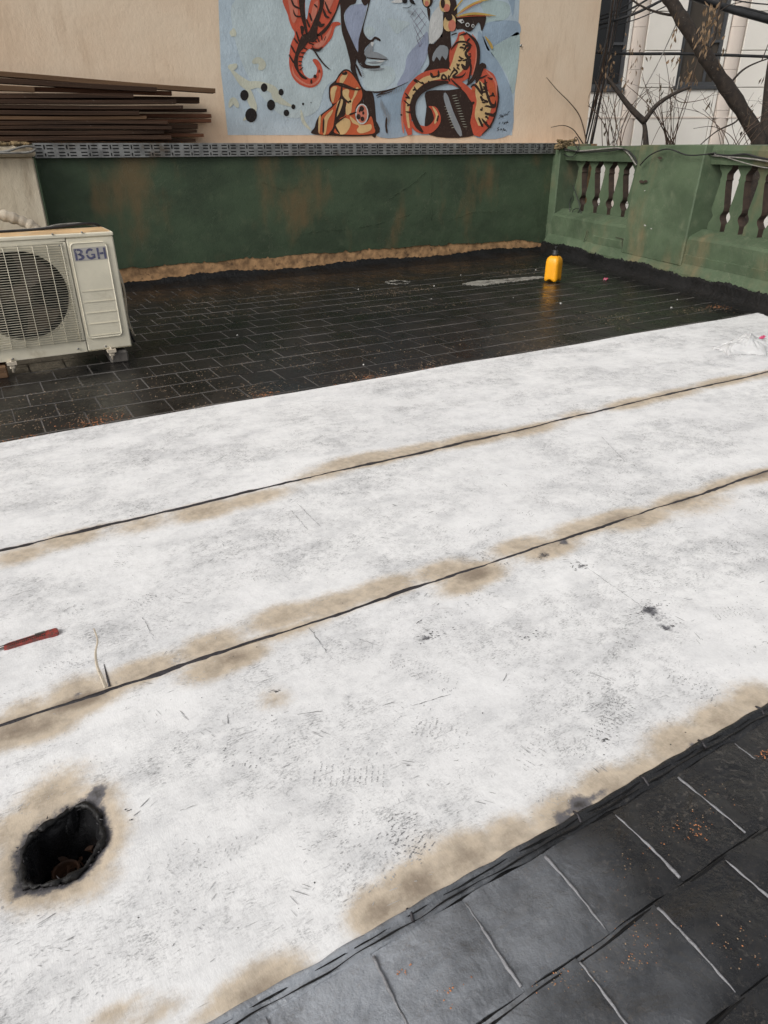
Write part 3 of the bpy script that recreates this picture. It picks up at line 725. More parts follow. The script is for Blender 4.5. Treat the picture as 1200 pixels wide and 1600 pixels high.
m.add([V[i] for i in range(n)]+[(V[i][0], YW, V[i][2]) for i in range(n)], [(i, i+1, n+i+1, n+i) for i in range(n-1)])
m.build('green_paint', MT['green'], gw)
m = MB(); V = []
for i, x in enumerate(xs):
    jj = .018*sn(x*3.1)+.006*sn(x*17)+.004*rng.normal()
    for yy, z in ((YW-.26+.03*sn(x*2.3)+.01*sn(x*9), -.003), (YW-.15, .012), (YW-.06, .026), (YW-.022, .05), (YW-.012, .075+jj*.5), (YW-.004, .082+jj)): V.append((x, yy, z+.003*rng.normal()*(z > .005)))
m.add(V, [(i*6+q, i*6+q+1, i*6+6+q+1, i*6+6+q) for i in range(n-1) for q in range(5)], 0, True)
m.build('bitumen_upturn', MT['cove'], gw)
# scraped ridges and flakes in the paint
def onw(px, py): q = on_axis(px, py, 1, YW-.024); return tuple(q)
for ln, r in ((((598, 322), (616, 306), (636, 292), (652, 280), (664, 268)), .007), (((560, 356), (590, 350), (620, 342), (640, 334)), .005), (((470, 366), (500, 360), (540, 358)), .005), (((330, 300), (334, 330), (331, 352)), .003), (((675, 250), (673, 300), (674, 345)), .004), (((700, 346), (740, 332), (780, 330)), .004), (((410, 285), (440, 296), (470, 292)), .003), (((255, 300), (262, 330), (258, 360)), .003)):
    P_ = smooth_path([onw(*p) for p in ln], 7); P_ = [(x+rng.normal(0, .006), y, z+rng.normal(0, .006)) for x, y, z in P_]
    MB().tube(P_, [r*.5*rng.uniform(.2, 1.2) for _ in P_], 4).build('paint_ridge', MT['green'], gw)
m = MB()
for i in range(70):
    px, py = rng.uniform(430, 850), rng.uniform(330, 395)-rng.exponential(22); x, y, z = onw(px, py)
    if z < .24 or z > 1.28: continue
    s = rng.uniform(.004, .010); a = rng.uniform(0, 6); m.add([(x+s*cs(a+t)*rng.uniform(.5, 1.3), y, z+s*sn(a+t)*.8) for t in (0, 1.2, 2.5, 3.8, 5)]+[(x, y-.003, z)], [(0, 1, 5), (1, 2, 5), (2, 3, 5), (3, 4, 5), (4, 0, 5)])
stuff(m.build('paint_flakes', MT['green2'], gw, False))
# projecting corner post
m = MB(); m.box(7.61, 8.2, 8.30, YW-.001, 0, 1.437, 0, .012); m.build('corner_post', MT['green2'], gw)
place(gw, (4, YW, 0))

pl = thing('pilaster', 'stained cream pilaster stump behind the air conditioner', 'pilaster')
m = MB(); m.box(-3.0, .775, 8.18, YW+.1, -.05, 1.33, 0, .015); m.build('shaft', MT['pilaster'], pl)
m = MB(); m.box(-3.0, .80, 8.12, YW+.12, 1.331, 1.43, 0, .02); m.build('cap', MT['pilaster'], pl)
m = MB()
for i in range(60):
    x, y = rng.uniform(.38, .74), rng.uniform(8.125, 8.3); s = rng.uniform(.015, .04)
    m.box(x-s, x+s, y-s, y+s, 1.425, 1.43+s*rng.uniform(.3, 1), 0, s*.3)
stuff(m.build('moss_clump', MT['moss'], pl))
m = MB(); m.box(.7755, .79, 8.19, YW+.05, .0, 1.33); m.build('green_edge', MT['green2'], pl)
place(pl, (0, 8.3, 0))

# perforated tray: front face with real slots
tr = thing('cable_tray', 'galvanised slotted metal cable tray running along the green wall top', 'cable tray')
X0, X1, Z0, Z1 = .812, 7.66, 1.318, 1.446
P = .2105
zb = [0, .012, .024, .040, .052, .074, .086, .102, .114, .128]
u_b = [0, .018, .078, .094, .108, .122, .182]
holes = set()
xsl = []; cell = []
x = X0; kx = 0
while x < X1-.001:
    for a, b in zip(u_b, u_b[1:]+[P]): xsl.append(x+a); cell.append((kx, a))
    x += P; kx += 1
xsl.append(X1)
m = MB(); V = []; YT = 8.392
for z in zb:
    for x in xsl: V.append((x, YT, Z0+z))
n = len(xsl); fs = []
slotz = {1, 3, 5, 7}
for jz in range(len(zb)-1):
    for i in range(n-1):
        kx, a = cell[i]; hol = False
        if a in (.018, .122) and jz in slotz: hol = True
        if a == .094 and jz in (5, 6, 7): hol = True
        if a == .108-.0 and jz in (1, 2, 3) and False: hol = True
        if a == .182 and False: hol = True
        if a == .094 and jz in (1, 2): hol = True
        if not hol: fs.append((jz*n+i, jz*n+i+1, jz*n+n+i+1, jz*n+n+i))
m.add(V, fs); m.build('slotted_side', MT['steel'], tr)
m = MB(); m.box(X0, X1, YT+.0015, 8.433, Z0+.124, Z1+.0025); m.box(X0, X1, YT+.0015, 8.433, Z0-.002, Z0+.004)
m.build('flange', MT['steel'], tr)
m = MB(); m.box(X0, X1, 8.4145, 8.4195, Z0+.005, Z0+.123); m.build('tray_back', MT['hollow'], tr)
m = MB()
for px in (842, 850):
    q = on_axis(px, 230, 1, YT); m = MB().tube([(q[0], YT+.003, q[2]), (q[0], YT-.006, q[2])], .022, 12); m.build('tray_knockout', MT['hollow'], tr)
place(tr, (4, 8.42, 1.38))

WT = 9.5
uw = thing('upper_wall', 'tall beige rendered wall carrying a painted mural', 'wall')
XR = float(on_axis(938, 0, 1, YB)[0])*.5+float(on_axis(915, 225, 1, YB)[0])*.5
m = MB(); m.box(-4.5, XR, YB, YB+.35, -4.2, WT); m.build('render', MT['beige'], uw)
mural = MB()
def wp(px, py, dz=0):
    q = on_axis(px, py, 1, YB); return float(q[0]), float(q[2])
LAY = [0]
def w3(k): return lambda u, v: (u, YB-.0015*k, v)
ms = thing('tmp', 'x', 'x'); bpy.data.objects.remove(ms)
A = lambda x, y: (440+x/6, y/6)
B = lambda x, y: (620+x/6, y/6)
Fz = lambda x, y: (340+x/2.5, y/2.5)
PC = {}
def pc(name, rgb, k=.98):
    if name not in PC: PC[name] = mat_paint('mural_'+name, tuple(c*k for c in lin(*[v+(sum(rgb)/3-v)*.12 for v in rgb])[:3])+(1,))
    return PC[name]
_ = [pc('sky', (186, 204, 216)), pc('mist', (194, 210, 214)), pc('steel_blue', (156, 178, 198)), pc('sage', (176, 197, 197)), pc('skin', (192, 208, 218)), pc('lilac', (160, 170, 195)),
     pc('umber', (62, 46, 40)), pc('coral', (216, 90, 64)), pc('salmon', (222, 128, 104)), pc('cream', (228, 190, 130)), pc('straw', (206, 208, 188)), pc('grey', (150, 155, 160)), pc('white', (215, 215, 212)), pc('plum', (120, 100, 122)), pc('black', (42, 38, 38)), pc('orange', (214, 98, 58)), pc('gold', (212, 172, 84))]
mural_root = MB()
bgp = [wp(*p) for p in ((341, -6), (345, 110), (356, 211), (800, 211.5), (806, 120), (812, -6))]
top = [(bgp[-1][0], 4.4), (bgp[0][0], 4.4)]
mural_root.flat(bgp+top, w3(1))
mural = mural_root.build('mural', PC['sky'], uw, False)
def shape(name, col, T, polys, lay, n=5):
    m = MB()
    for p in polys:
        q = [wp(*T(*a)) for a in p]; q = smooth_path(q, n, True) if n > 1 else q
        m.flat(q, w3(lay))
    return m.build(name, PC[col], mural, False)
def strokes(name, col, T, lines, lay, w=1.0, n=5):
    # each line: list of (x, y) with optional width; w in photo pixels; ends taper
    m = MB()
    for ln in lines:
        pts = [T(a[0], a[1]) for a in ln]; ws = [(a[2] if len(a) > 2 else w) for a in ln]
        pp = smooth_path([(p[0], p[1], q) for p, q in zip(pts, ws)], n)
        L, R_ = [], []
        for i, (x, y, q) in enumerate(pp):
            a, b = pp[max(i-1, 0)], pp[min(i+1, len(pp)-1)]
            dx, dy = b[0]-a[0], b[1]-a[1]; d = math.hypot(dx, dy) or 1
            t = i/(len(pp)-1); tp = min(1, .35+4*min(t, 1-t))
            L.append(wp(x-dy/d*q*tp/2, y+dx/d*q*tp/2)); R_.append(wp(x+dy/d*q*tp/2, y-dx/d*q*tp/2))
        k = len(L); LAY[0] += 1; vs = [(p[0], YB-.0015*lay-.00002*(i % k)-.00004*(LAY[0] % 7), p[1]) for i, p in enumerate(L+R_)]
        m.add(vs, [(i, i+1, k+i+1, k+i) for i in range(k-1)])
    return m.build(name, PC[col], mural, False)
def ell(cx, cy, rx, ry, a=0, n=14): return [(cx+rx*cs(t)*cs(a)-ry*sn(t)*sn(a), cy+rx*cs(t)*sn(a)+ry*sn(t)*cs(a)) for t in np.linspace(0, 2*math.pi, n, endpoint=False)]
# background tones
shape('cloud_shape', 'steel_blue', B, [[(795, 290), (850, 215), (1000, 192), (1140, 210), (1150, 318), (1040, 352), (900, 440), (850, 470)], [(760, 300), (870, 470), (960, 600), (1030, 740), (1080, 900), (1060, 1258), (700, 1258), (760, 800)], [(1040, -20), (1105, -20), (1085, 150), (1065, 60)]], 2)
shape('cloud_shape', 'sage', B, [[(880, 470), (1040, 360), (1150, 322), (1125, 700), (1085, 880), (1040, 730), (960, 590)], [(780, 10), (1020, 20), (1060, 120), (1000, 190), (850, 210), (790, 290), (830, 150)]], 2)
shape('cloud_shape', 'mist', Fz, [[(230, 0), (480, 0), (490, 120), (540, 280), (430, 330), (380, 440), (250, 450), (120, 300), (60, 120), (70, 0)]], 2)
strokes('yellow_splash', 'straw', Fz, [[(50, 270, 8), (110, 330, 14), (160, 330, 10), (215, 350, 12), (240, 390, 10), (290, 415, 7)], [(110, 330, 8), (130, 390, 12), (140, 430, 9), (100, 470, 6)], [(45, 420, 5), (60, 390, 9), (80, 420, 7)], [(135, 245, 9), (160, 235, 10), (175, 255, 11), (160, 272, 8)], [(215, 350, 8), (230, 380, 14), (225, 400, 5)], [(325, 430, 3), (335, 475, 5), (365, 510, 3)], [(50, 120, 6), (62, 135, 9), (60, 110, 5)], [(40, 260, 7), (60, 262, 10), (75, 250, 5)]], 3, 8)
shape('black_dot', 'black', Fz, [ell(130, 450, 23, 28), ell(104, 372, 16.5, 21), ell(208, 410, 16, 21), ell(181, 342, 13, 17), ell(247, 360, 10, 13), ell(268, 441, 11, 13), ell(295, 417, 8, 10), ell(333, 406, 4, 5), ell(364, 401, 2, 2)], 4, 1)
# face and neck
shape('face', 'skin', A, [[(590, -60), (560, 120), (600, 330), (690, 560), (745, 740), (765, 830), (840, 862), (945, 855), (1085, 812), (1180, 772), (1300, 640), (1365, 500), (1375, 300), (1400, 60), (1400, -60)]], 3)
shape('neck', 'steel_blue', A, [[(845, 900), (1000, 840), (1180, 775), (1300, 640), (1260, 900), (1170, 1050), (1190, 1262), (870, 1262)]], 3)
shape('face_tone', 'lilac', A, [[(590, 150), (622, 75), (700, 42), (790, 45), (780, 130), (740, 290), (718, 400), (712, 500), (660, 430), (618, 330)], [(1180, 520), (1300, 380), (1365, 300), (1365, 500), (1300, 640), (1180, 770), (1080, 800), (1150, 660)]], 4)
shape('face_tone', 'mist', A, [[(770, 640), (940, 620), (1040, 640), (1060, 740), (940, 850), (840, 855), (770, 800)], [(990, 180), (1100, 190), (1200, 215), (1130, 280), (1068, 312)], ell(818, 297, 55, 50)], 4)
shape('dark_hair', 'umber', A, [[(553, -60), (690, -60), (692, 28), (640, 52), (592, 110), (582, 165), (602, 250), (640, 340), (690, 450), (716, 505), (700, 565), (690, 630), (712, 720), (752, 815), (800, 858), (862, 905), (885, 1262), (835, 1262), (800, 1180), (750, 850), (720, 770), (648, 660), (642, 590), (600, 420), (562, 290), (550, 100)], [(735, -60), (840, -60), (800, 40), (762, 42)]], 5)
shape('face_shadow', 'umber', A, [[(838, -40), (800, 120), (764, 262), (782, 335), (830, 376), (872, 343), (922, 368), (916, 386), (876, 368), (850, 396), (820, 410), (772, 470), (790, 545), (778, 590), (810, 612), (915, 618), (898, 640), (762, 636), (705, 560), (716, 470), (718, 380), (745, 280), (790, 120), (825, -40)]], 6, 4)
shape('lips', 'grey', A, [[(772, 492), (822, 425), (850, 480), (890, 490), (940, 515), (985, 548), (880, 550), (795, 532)]], 7)
shape('lips', 'mist', A, [[(792, 566), (880, 558), (965, 562), (925, 606), (860, 616), (805, 606)]], 7)
strokes('ink_line', 'umber', A, [[(775, 540, 1), (880, 552, 2.2), (1000, 562, .8)], [(770, 850, 1.5), (900, 864, 2.6), (1050, 828, 1.6), (1185, 768, .8)], [(690, 600, 3), (745, 720, 3)], [(280, 430, 2), (330, 520, 2.5), (400, 610, 2), (455, 655, 1)], [(910+i*22, 905-i*9, 1), (925+i*22, 872-i*10, .6)] if False else [(880, 900, 2), (960, 862, 2), (1070, 830, 1)], [(890, 915, 1), (930, 900, 1)], [(905, 890, 1.5), (990, 870, 1.5), (1040, 850, .7)], [(980, 1100, 3), (975, 1180, 3), (985, 1250, 3)]], 8, 1.5)
strokes('face_hatching', 'grey', A, [[(900+i*24, 915-i*6, 1.2), (925+i*22, 872-i*7, .8)] for i in range(11)]+[[(720+i*5, 600+i*16, 1.2), (745+i*4, 590+i*16, .7)] for i in range(9)]+[[(1190+i*9, 90+i*5, 1.0), (1175+i*9, 120+i*6, .6)] for i in range(8)]+[[(930+i*12, 930+i*20, 2.0), (925+i*10, 1010+i*25, 1.0)] for i in range(8)], 7, 1, 2)
shape('face_tone', 'grey', A, [[(820, 415), (850, 400), (850, 470), (835, 480)], [(800, 585), (940, 570), (930, 590), (860, 600)], [(915, 640), (960, 640), (900, 660), (800, 655)]], 8)
shape('face_tone', 'white', A, [[(830, 400), (858, 398), (846, 440)], [(880, 575), (955, 566), (930, 585)]], 9)
shape('eye', 'black', A, [ell(1150, 8, 24, 26), [(1000, 10), (1080, -25), (1250, -30), (1190, -10), (1060, -8)]], 8, 2)
shape('eye', 'white', A, [ell(1144, 14, 7, 6), [(1020, 20), (1080, -5), (1120, 0), (1124, 26), (1060, 28)]], 7, 2)
strokes('ink_line', 'black', A, [[(1200, -10, 2), (1210, 20, 3), (1250, 40, 2)], [(1130, 72, .8), (1180, 75, .8), (1215, 50, .8)], [(1190, -30, 3), (1240, 30, 2.4)]], 8, 1.5)
strokes('cheek_lattice', 'plum', B, [[(118, 160), (190, 75)], [(145, 215), (240, 100)], [(160, 270), (265, 150)], [(175, 350), (280, 195)], [(185, 390), (250, 330)], [(205, 440), (235, 405)], [(150, 80), (275, 250)], [(125, 150), (255, 350)], [(145, 220), (232, 410)], [(215, 75), (290, 180)], [(175, 345), (215, 440)]], 6, .7, 2)
# left tentacle
shape('tentacle', 'coral', A, [[(38, -60), (60, 150), (90, 250), (122, 320), (84, 420), (68, 580), (95, 710), (165, 790), (270, 822), (345, 785), (382, 700), (372, 620), (335, 562), (298, 553), (292, 575), (330, 640), (318, 700), (270, 736), (212, 700), (185, 620), (200, 530), (250, 462), (300, 472), (360, 470), (415, 420), (470, 350), (500, 255), (550, 230), (535, 208), (482, 208), (450, 240), (500, 120), (545, -60)]], 4)
shape('tentacle', 'salmon', A, [[(60, -60), (130, -60), (150, 120), (110, 220), (75, 120)], [(100, 620), (120, 690), (190, 760), (270, 790), (340, 740), (355, 680), (365, 720), (330, 780), (260, 805), (170, 770), (105, 700)], [(300, 420), (370, 380), (440, 290), (470, 240), (450, 320), (390, 420), (330, 450)], [(410, -60), (500, -60), (440, 100), (400, 60)], [(290, 60), (340, 10), (320, 140), (270, 220)]], 5)
shape('tentacle_gap', 'sky', A, [[(228, -60), (285, -60), (255, 60), (232, 190), (218, 100)]], 5)
shape('tentacle_ink', 'umber', A, [[(160, -60), (220, -60), (212, 60), (225, 200), (240, 300), (225, 320), (205, 250), (170, 120)], [(345, -60), (392, -60), (388, 60), (352, 180), (330, 300), (345, 330), (300, 395), (250, 395), (215, 440), (165, 500), (150, 580), (165, 670), (240, 738), (190, 732), (148, 680), (110, 590), (140, 460), (160, 400), (190, 330), (250, 300), (300, 190), (352, 60)], [(330, 330), (420, 240), (500, 110), (545, -30), (555, -10), (510, 120), (440, 260), (370, 330)]], 6)
strokes('tentacle_ink', 'umber', A, [[(85, -20, 2), (110, 50, 3), (165, 80, 3)], [(105, 90, 1.2), (130, 150, 2.4), (200, 152, 2)], [(170, 260, 5), (190, 265, 6), (188, 330, 3)], [(130, 290), (165, 400, 3)], [(110, 355), (150, 410, 3)], [(80, 420), (125, 500, 3)], [(65, 510), (110, 590, 3)], [(190, 440), (240, 465, 2)], [(175, 495), (220, 495, 2)], [(160, 530), (205, 535, 2)], [(155, 575), (190, 580, 2)], [(155, 615), (190, 610, 1.6)], [(165, 660), (200, 630, 1.4)], [(345, 200, 5), (360, 240, 6), (400, 225, 3)], [(385, 80, 2), (410, 150, 4), (445, 165, 2)], [(400, 10, 2), (440, 110, 3), (465, 120, 2)], [(300, 40, 2), (330, 70, 3)], [(255, 120, 2.5), (280, 200, 3)], [(230, 180, 2.5), (260, 260, 3)], [(250, 400), (300, 420, 2)], [(290, 375), (330, 395, 2)], [(330, 350), (350, 395, 2)], [(370, 330), (375, 380, 1.6)], [(270, 455, 3), (340, 470, 4), (380, 440, 2)], [(395, 380, 1), (410, 340, 1)]], 7, 2)
shape('tentacle_ink', 'umber', A, [ell(310, 716, 15, 17), ell(275, 765, 9, 22), ell(349, 668, 6, 16, .2)], 7, 1)
# middle tentacle
shape('tentacle', 'umber', A, [[(440, 850), (450, 800), (500, 755), (540, 690), (590, 650), (650, 672), (735, 790), (770, 860), (760, 950), (810, 1010), (860, 1090), (885, 1262), (320, 1262), (308, 1190), (345, 1095), (430, 1025), (470, 985), (445, 930)]], 6)
shape('tentacle', 'orange', A, [[(510, 770), (560, 690), (600, 665), (650, 690), (720, 790), (750, 860), (745, 930), (690, 1010), (690, 1110), (740, 1165), (800, 1140), (835, 1090), (860, 1180), (845, 1255), (520, 1255), (500, 1190), (545, 1110), (590, 1080), (600, 960), (560, 900), (555, 830)], [(452, 860), (470, 812), (530, 802), (552, 840), (540, 920), (500, 965), (465, 962)], [(345, 1180), (380, 1080), (470, 1010), (540, 930), (555, 950), (500, 1080), (480, 1190), (440, 1255), (350, 1255)]], 7)
shape('tentacle_glow', 'cream', A, [[(540, 780), (550, 720), (600, 690), (615, 700), (590, 750), (560, 790)], [(455, 850), (480, 812), (515, 815), (500, 870), (480, 960), (462, 930)], [(565, 860), (600, 835), (630, 850), (625, 900), (650, 960), (590, 940)], [(690, 830), (715, 825), (700, 880), (660, 960), (645, 1060), (600, 1070), (605, 970), (660, 920)], [(395, 1110), (470, 1030), (470, 1060), (430, 1130), (410, 1250), (385, 1250)], [(520, 960), (560, 930), (570, 960), (545, 1040), (510, 1100), (500, 1080)], [(505, 1170), (560, 1110), (630, 1120), (640, 1180), (590, 1255), (525, 1250)], [(640, 1090), (740, 1170), (830, 1165), (830, 1220), (740, 1250), (700, 1220), (720, 1180), (660, 1150)], [(345, 1100), (365, 1090), (350, 1250), (340, 1200)]], 8)
strokes('tentacle_ink', 'umber', A, [[(500, 780, 3), (570, 800, 6), (690, 840, 3), (745, 830, 2)], [(560, 810, 3), (560, 900, 3), (630, 970, 3)], [(550, 920, 3), (510, 1050, 3), (490, 1190, 3), (440, 1260, 3)], [(390, 1110, 2.6), (385, 1250, 2.6)], [(600, 1090, 2), (500, 1160, 3.2), (505, 1200, 3), (540, 1255, 3)], [(630, 1075, 3), (700, 1050, 2)], [(560, 690, 4), (600, 690, 4), (590, 670, 3)]], 9, 2.5)
shape('sucker_ring', 'white', A, [ell(748, 1070, 62, 98)], 9, 1)
shape('sucker_ring', 'salmon', A, [ell(748, 1068, 50, 84)], 10, 1)
shape('sucker_ring', 'umber', A, [ell(745, 1020, 22, 26), ell(715, 1095, 20, 26), ell(752, 1115, 18, 22), ell(760, 1060, 10, 16), ell(725, 1040, 8, 14)], 11, 1)
# right hand hair, brush and tentacles
shape('dark_hair', 'umber', B, [[(285, 478), (300, 412), (345, 408), (410, 330), (430, 270), (440, 100), (520, -40), (560, 60), (550, 280), (500, 300), (520, 600), (480, 700), (250, 700), (300, 600)], [(232, -40), (330, -40), (330, 30), (290, 75), (245, 45)], [(275, 860), (480, 845), (660, 840), (745, 1000), (740, 1262), (300, 1262), (275, 1000)], [(560, 170), (700, 140), (832, 150), (795, 292), (765, 212), (690, 295), (610, 270), (555, 270)], [(280, 80), (310, 90), (300, 200)]], 5)
shape('brush_hair', 'white', B, [[(330, 130), (420, 60), (425, 330), (400, 350), (330, 410), (300, 400), (300, 250)]], 5)
shape('brush_hair', 'grey', B, [[(340, 500), (400, 425), (470, 440), (478, 500), (455, 565), (420, 520), (400, 570), (370, 530), (345, 575), (328, 560)]], 6, 2)
strokes('tentacle', 'coral', B, [[(600, 300, 24), (625, 400, 42), (625, 520, 46), (595, 640, 40), (510, 715, 26), (400, 705, 20), (250, 735, 18), (140, 840, 18), (92, 960, 18), (92, 1120, 18), (120, 1265, 19)], [(790, 640, 14), (830, 740, 30), (832, 880, 40), (820, 1030, 38), (780, 1150, 32), (745, 1275, 26)], [(120, 1140, 10), (200, 1205, 12), (300, 1215, 12), (375, 1130, 11), (350, 1030, 9), (295, 998, 4)], [(500, 770, 12), (600, 800, 10), (660, 850, 10), (700, 900, 12), (740, 1000, 8), (730, 1200, 7)]], 7, 20)
strokes('tentacle_glow', 'cream', B, [[(600, 330, 14), (605, 450, 20), (580, 590, 22), (500, 690, 14), (400, 715, 9), (260, 750, 9), (165, 830, 8), (110, 930, 7), (92, 1050, 6), (110, 1200, 8)], [(760, 760, 14), (790, 870, 20), (815, 960, 24), (790, 1080, 22), (770, 1180, 10)], [(330, 1000, 3), (372, 1080, 4), (350, 1160, 4)]], 8, 10)
strokes('tentacle_glow', 'salmon', B, [[(700, 320, 3), (745, 420, 4), (740, 600, 5), (700, 740, 4)], [(830, 660, 2), (920, 770, 3), (930, 900, 2)], [(45, 960, 3), (45, 1120, 3), (60, 1250, 3)]], 8, 3)
strokes('tentacle_ink', 'umber', B, [[(640, 300, 3), (740, 400, 5), (760, 540, 5), (720, 720, 6), (650, 800, 6)], [(480, 770, 9), (330, 790, 11), (210, 860, 10), (150, 960, 9), (150, 1080, 8), (190, 1180, 8), (240, 1240, 7)], [(740, 780, 6), (790, 620, 9), (830, 640, 5)], [(935, 800, 2), (945, 950, 2.5), (890, 1150, 2.5), (790, 1265, 2)], [(505, 330, 2), (560, 310, 2)], [(500, 470, 2), (560, 400, 3), (640, 395, 3), (700, 430, 3)], [(620, 480, 3), (650, 430, 4), (680, 440, 4), (640, 500, 4), (665, 540, 5), (690, 520, 3)], [(610, 570, 4), (680, 560, 4), (640, 640, 6), (600, 600, 5)], [(310, 680, 3), (330, 720, 4), (380, 700, 4), (385, 660, 3)], [(410, 740, 3), (430, 700, 3), (460, 740, 3), (410, 745, 3)], [(480, 740, 2), (530, 660, 3), (560, 680, 3), (520, 720, 3), (600, 720, 3), (640, 680, 2)], [(500, 740, 2), (560, 800, 3), (600, 830, 2)], [(480, 640, 2), (500, 660, 2)], [(160, 740, 2), (240, 790, 2)], [(70, 870, 2), (120, 925, 2)], [(60, 940, 2), (110, 985, 2)], [(150, 835, 4), (160, 850, 4)], [(30, 1080, 3), (45, 1075, 3)], [(640, 650, 3), (660, 560, 4), (690, 640, 3), (660, 780, 3)], [(690, 820, 3), (730, 800, 4), (800, 900, 3)], [(770, 760, 3), (800, 880, 4)], [(820, 740, 4), (840, 880, 4), (900, 1000, 6), (920, 940, 3)], [(780, 900, 4), (800, 950, 3)], [(830, 1060, 3), (900, 1080, 5), (920, 1050, 3)], [(790, 1110, 3), (860, 1190, 4), (880, 1160, 3)], [(820, 940, 3), (850, 960, 4)], [(700, 960, 4), (720, 970, 5)], [(760, 1100, 3), (800, 1190, 4)], [(370, 1140, 2.4), (385, 1080, 2.4)]], 9, 3)
sp1 = smooth_path([(600, 300), (640, 420), (625, 540), (580, 650), (480, 710), (330, 725), (190, 790), (105, 920), (92, 1080)], 6); sp2 = smooth_path([(800, 650), (845, 780), (840, 900), (820, 1030), (780, 1150)], 8)
tk = []
for path, hw in ((sp1, 52), (sp2, 70)):
    for i in range(2, len(path)-2, 2):
        (x, y), (x2, y2) = path[i], path[i+1]; d = math.hypot(x2-x, y2-y) or 1; nx_, ny_ = -(y2-y)/d, (x2-x)/d; sd = rng.choice([-1, 1]); o1, o2 = sd*hw*rng.uniform(.6, 1.1), sd*hw*rng.uniform(-.2, .3)
        tk.append([(x+nx_*o1, y+ny_*o1, 2.2), (x+nx_*(o1+o2)/2+rng.normal(0, 9), y+ny_*(o1+o2)/2+rng.normal(0, 9), 3.0), (x+nx_*o2+rng.normal(0, 14), y+ny_*o2+rng.normal(0, 14), 1.4)])
strokes('tentacle_ink', 'umber', B, tk, 10, 2, 4)
shape('tentacle_ink', 'orange', B, [[(860, 760), (900, 790), (925, 880), (910, 970), (880, 960), (860, 880)], ell(350, 690, 28, 22), ell(713, 833, 18, 24)], 10)
shape('tentacle_ink', 'umber', B, [ell(893, 885, 12, 18)], 11, 1)
strokes('pale_rod', 'grey', B, [[(445, 870, 8), (500, 1050, 8.5), (600, 1275, 9)]], 7, 8)
strokes('rod_hatching', 'straw', B, [[(510+i*9, 900+i*24, .7), (560+i*8, 890+i*25, .7)] for i in range(13)]+[[(440+i*8, 1000+i*25, .6), (480+i*8, 990+i*25, .6)] for i in range(9)], 7, .7, 2)
shape('seed_pod', 'cream', B, [ell(488, 215, 58, 82, .2), ell(445, 45, 52, 70), ell(275, 15, 32, 48)], 8, 1)
shape('seed_pod', 'salmon', B, [ell(512, 240, 36, 56), ell(462, 75, 30, 38), ell(275, 35, 20, 26)], 9, 1)
shape('seed_pod', 'umber', B, [ell(483, 162, 33, 34), ell(425, 30, 20, 48)], 10, 1)
strokes('feather', 'gold', B, [[(545, 150, 1.5), (650, 70, 3), (780, 10, 3), (910, -8, 1)], [(550, 158, 1.5), (720, 128, 4), (925, 150, 1)], [(530, 100, 1.4), (600, 10, 2.5), (640, -30, 2)], [(820, 340, 2), (870, 410, 4), (890, 460, 4)]], 9, 3)
strokes('feather', 'orange', B, [[(550, 165, 1), (720, 150, 1.2), (880, 152, .6)], [(570, 140, .8), (700, 55, 1.2), (800, 18, .6)]], 10, 1)
shape('feather_ring', 'white', B, [ell(657, 234, 20, 20), ell(708, 244, 15, 17), [(560, 190), (610, 180), (628, 210), (600, 222)]], 9, 1)
shape('feather_ring', 'umber', B, [ell(657, 234, 12, 12), ell(708, 244, 8, 9), ell(608, 202, 9, 9)], 10, 1)
strokes('signature', 'black', B, [[(955, 1085), (975, 1075), (965, 1100), (950, 1115)], [(985, 1070), (980, 1100), (995, 1080), (990, 1110)], [(1000, 1060), (1010, 1085), (1020, 1065), (1030, 1080), (1045, 1050), (1060, 1045)], [(955, 1165), (965, 1145)], [(985, 1160), (995, 1140)], [(1010, 1140), (1000, 1165), (1025, 1140), (1020, 1165)], [(1040, 1130), (1030, 1150), (1045, 1145)], [(960, 1190), (940, 1205), (955, 1215), (935, 1230)], [(970, 1225), (975, 1205), (985, 1225)], [(990, 1240), (1000, 1200), (1005, 1225), (1015, 1215), (1025, 1235)]], 4, .8, 3)
m = MB()
q = on_axis(813, 71, 1, YB); m.tube([(q[0], YB+.01, q[2]), (q[0], YB-.018, q[2])], [.014, .014], 10); m.build('wall_plug', MT['steel'], uw)
place(uw, (4, YB, 0))

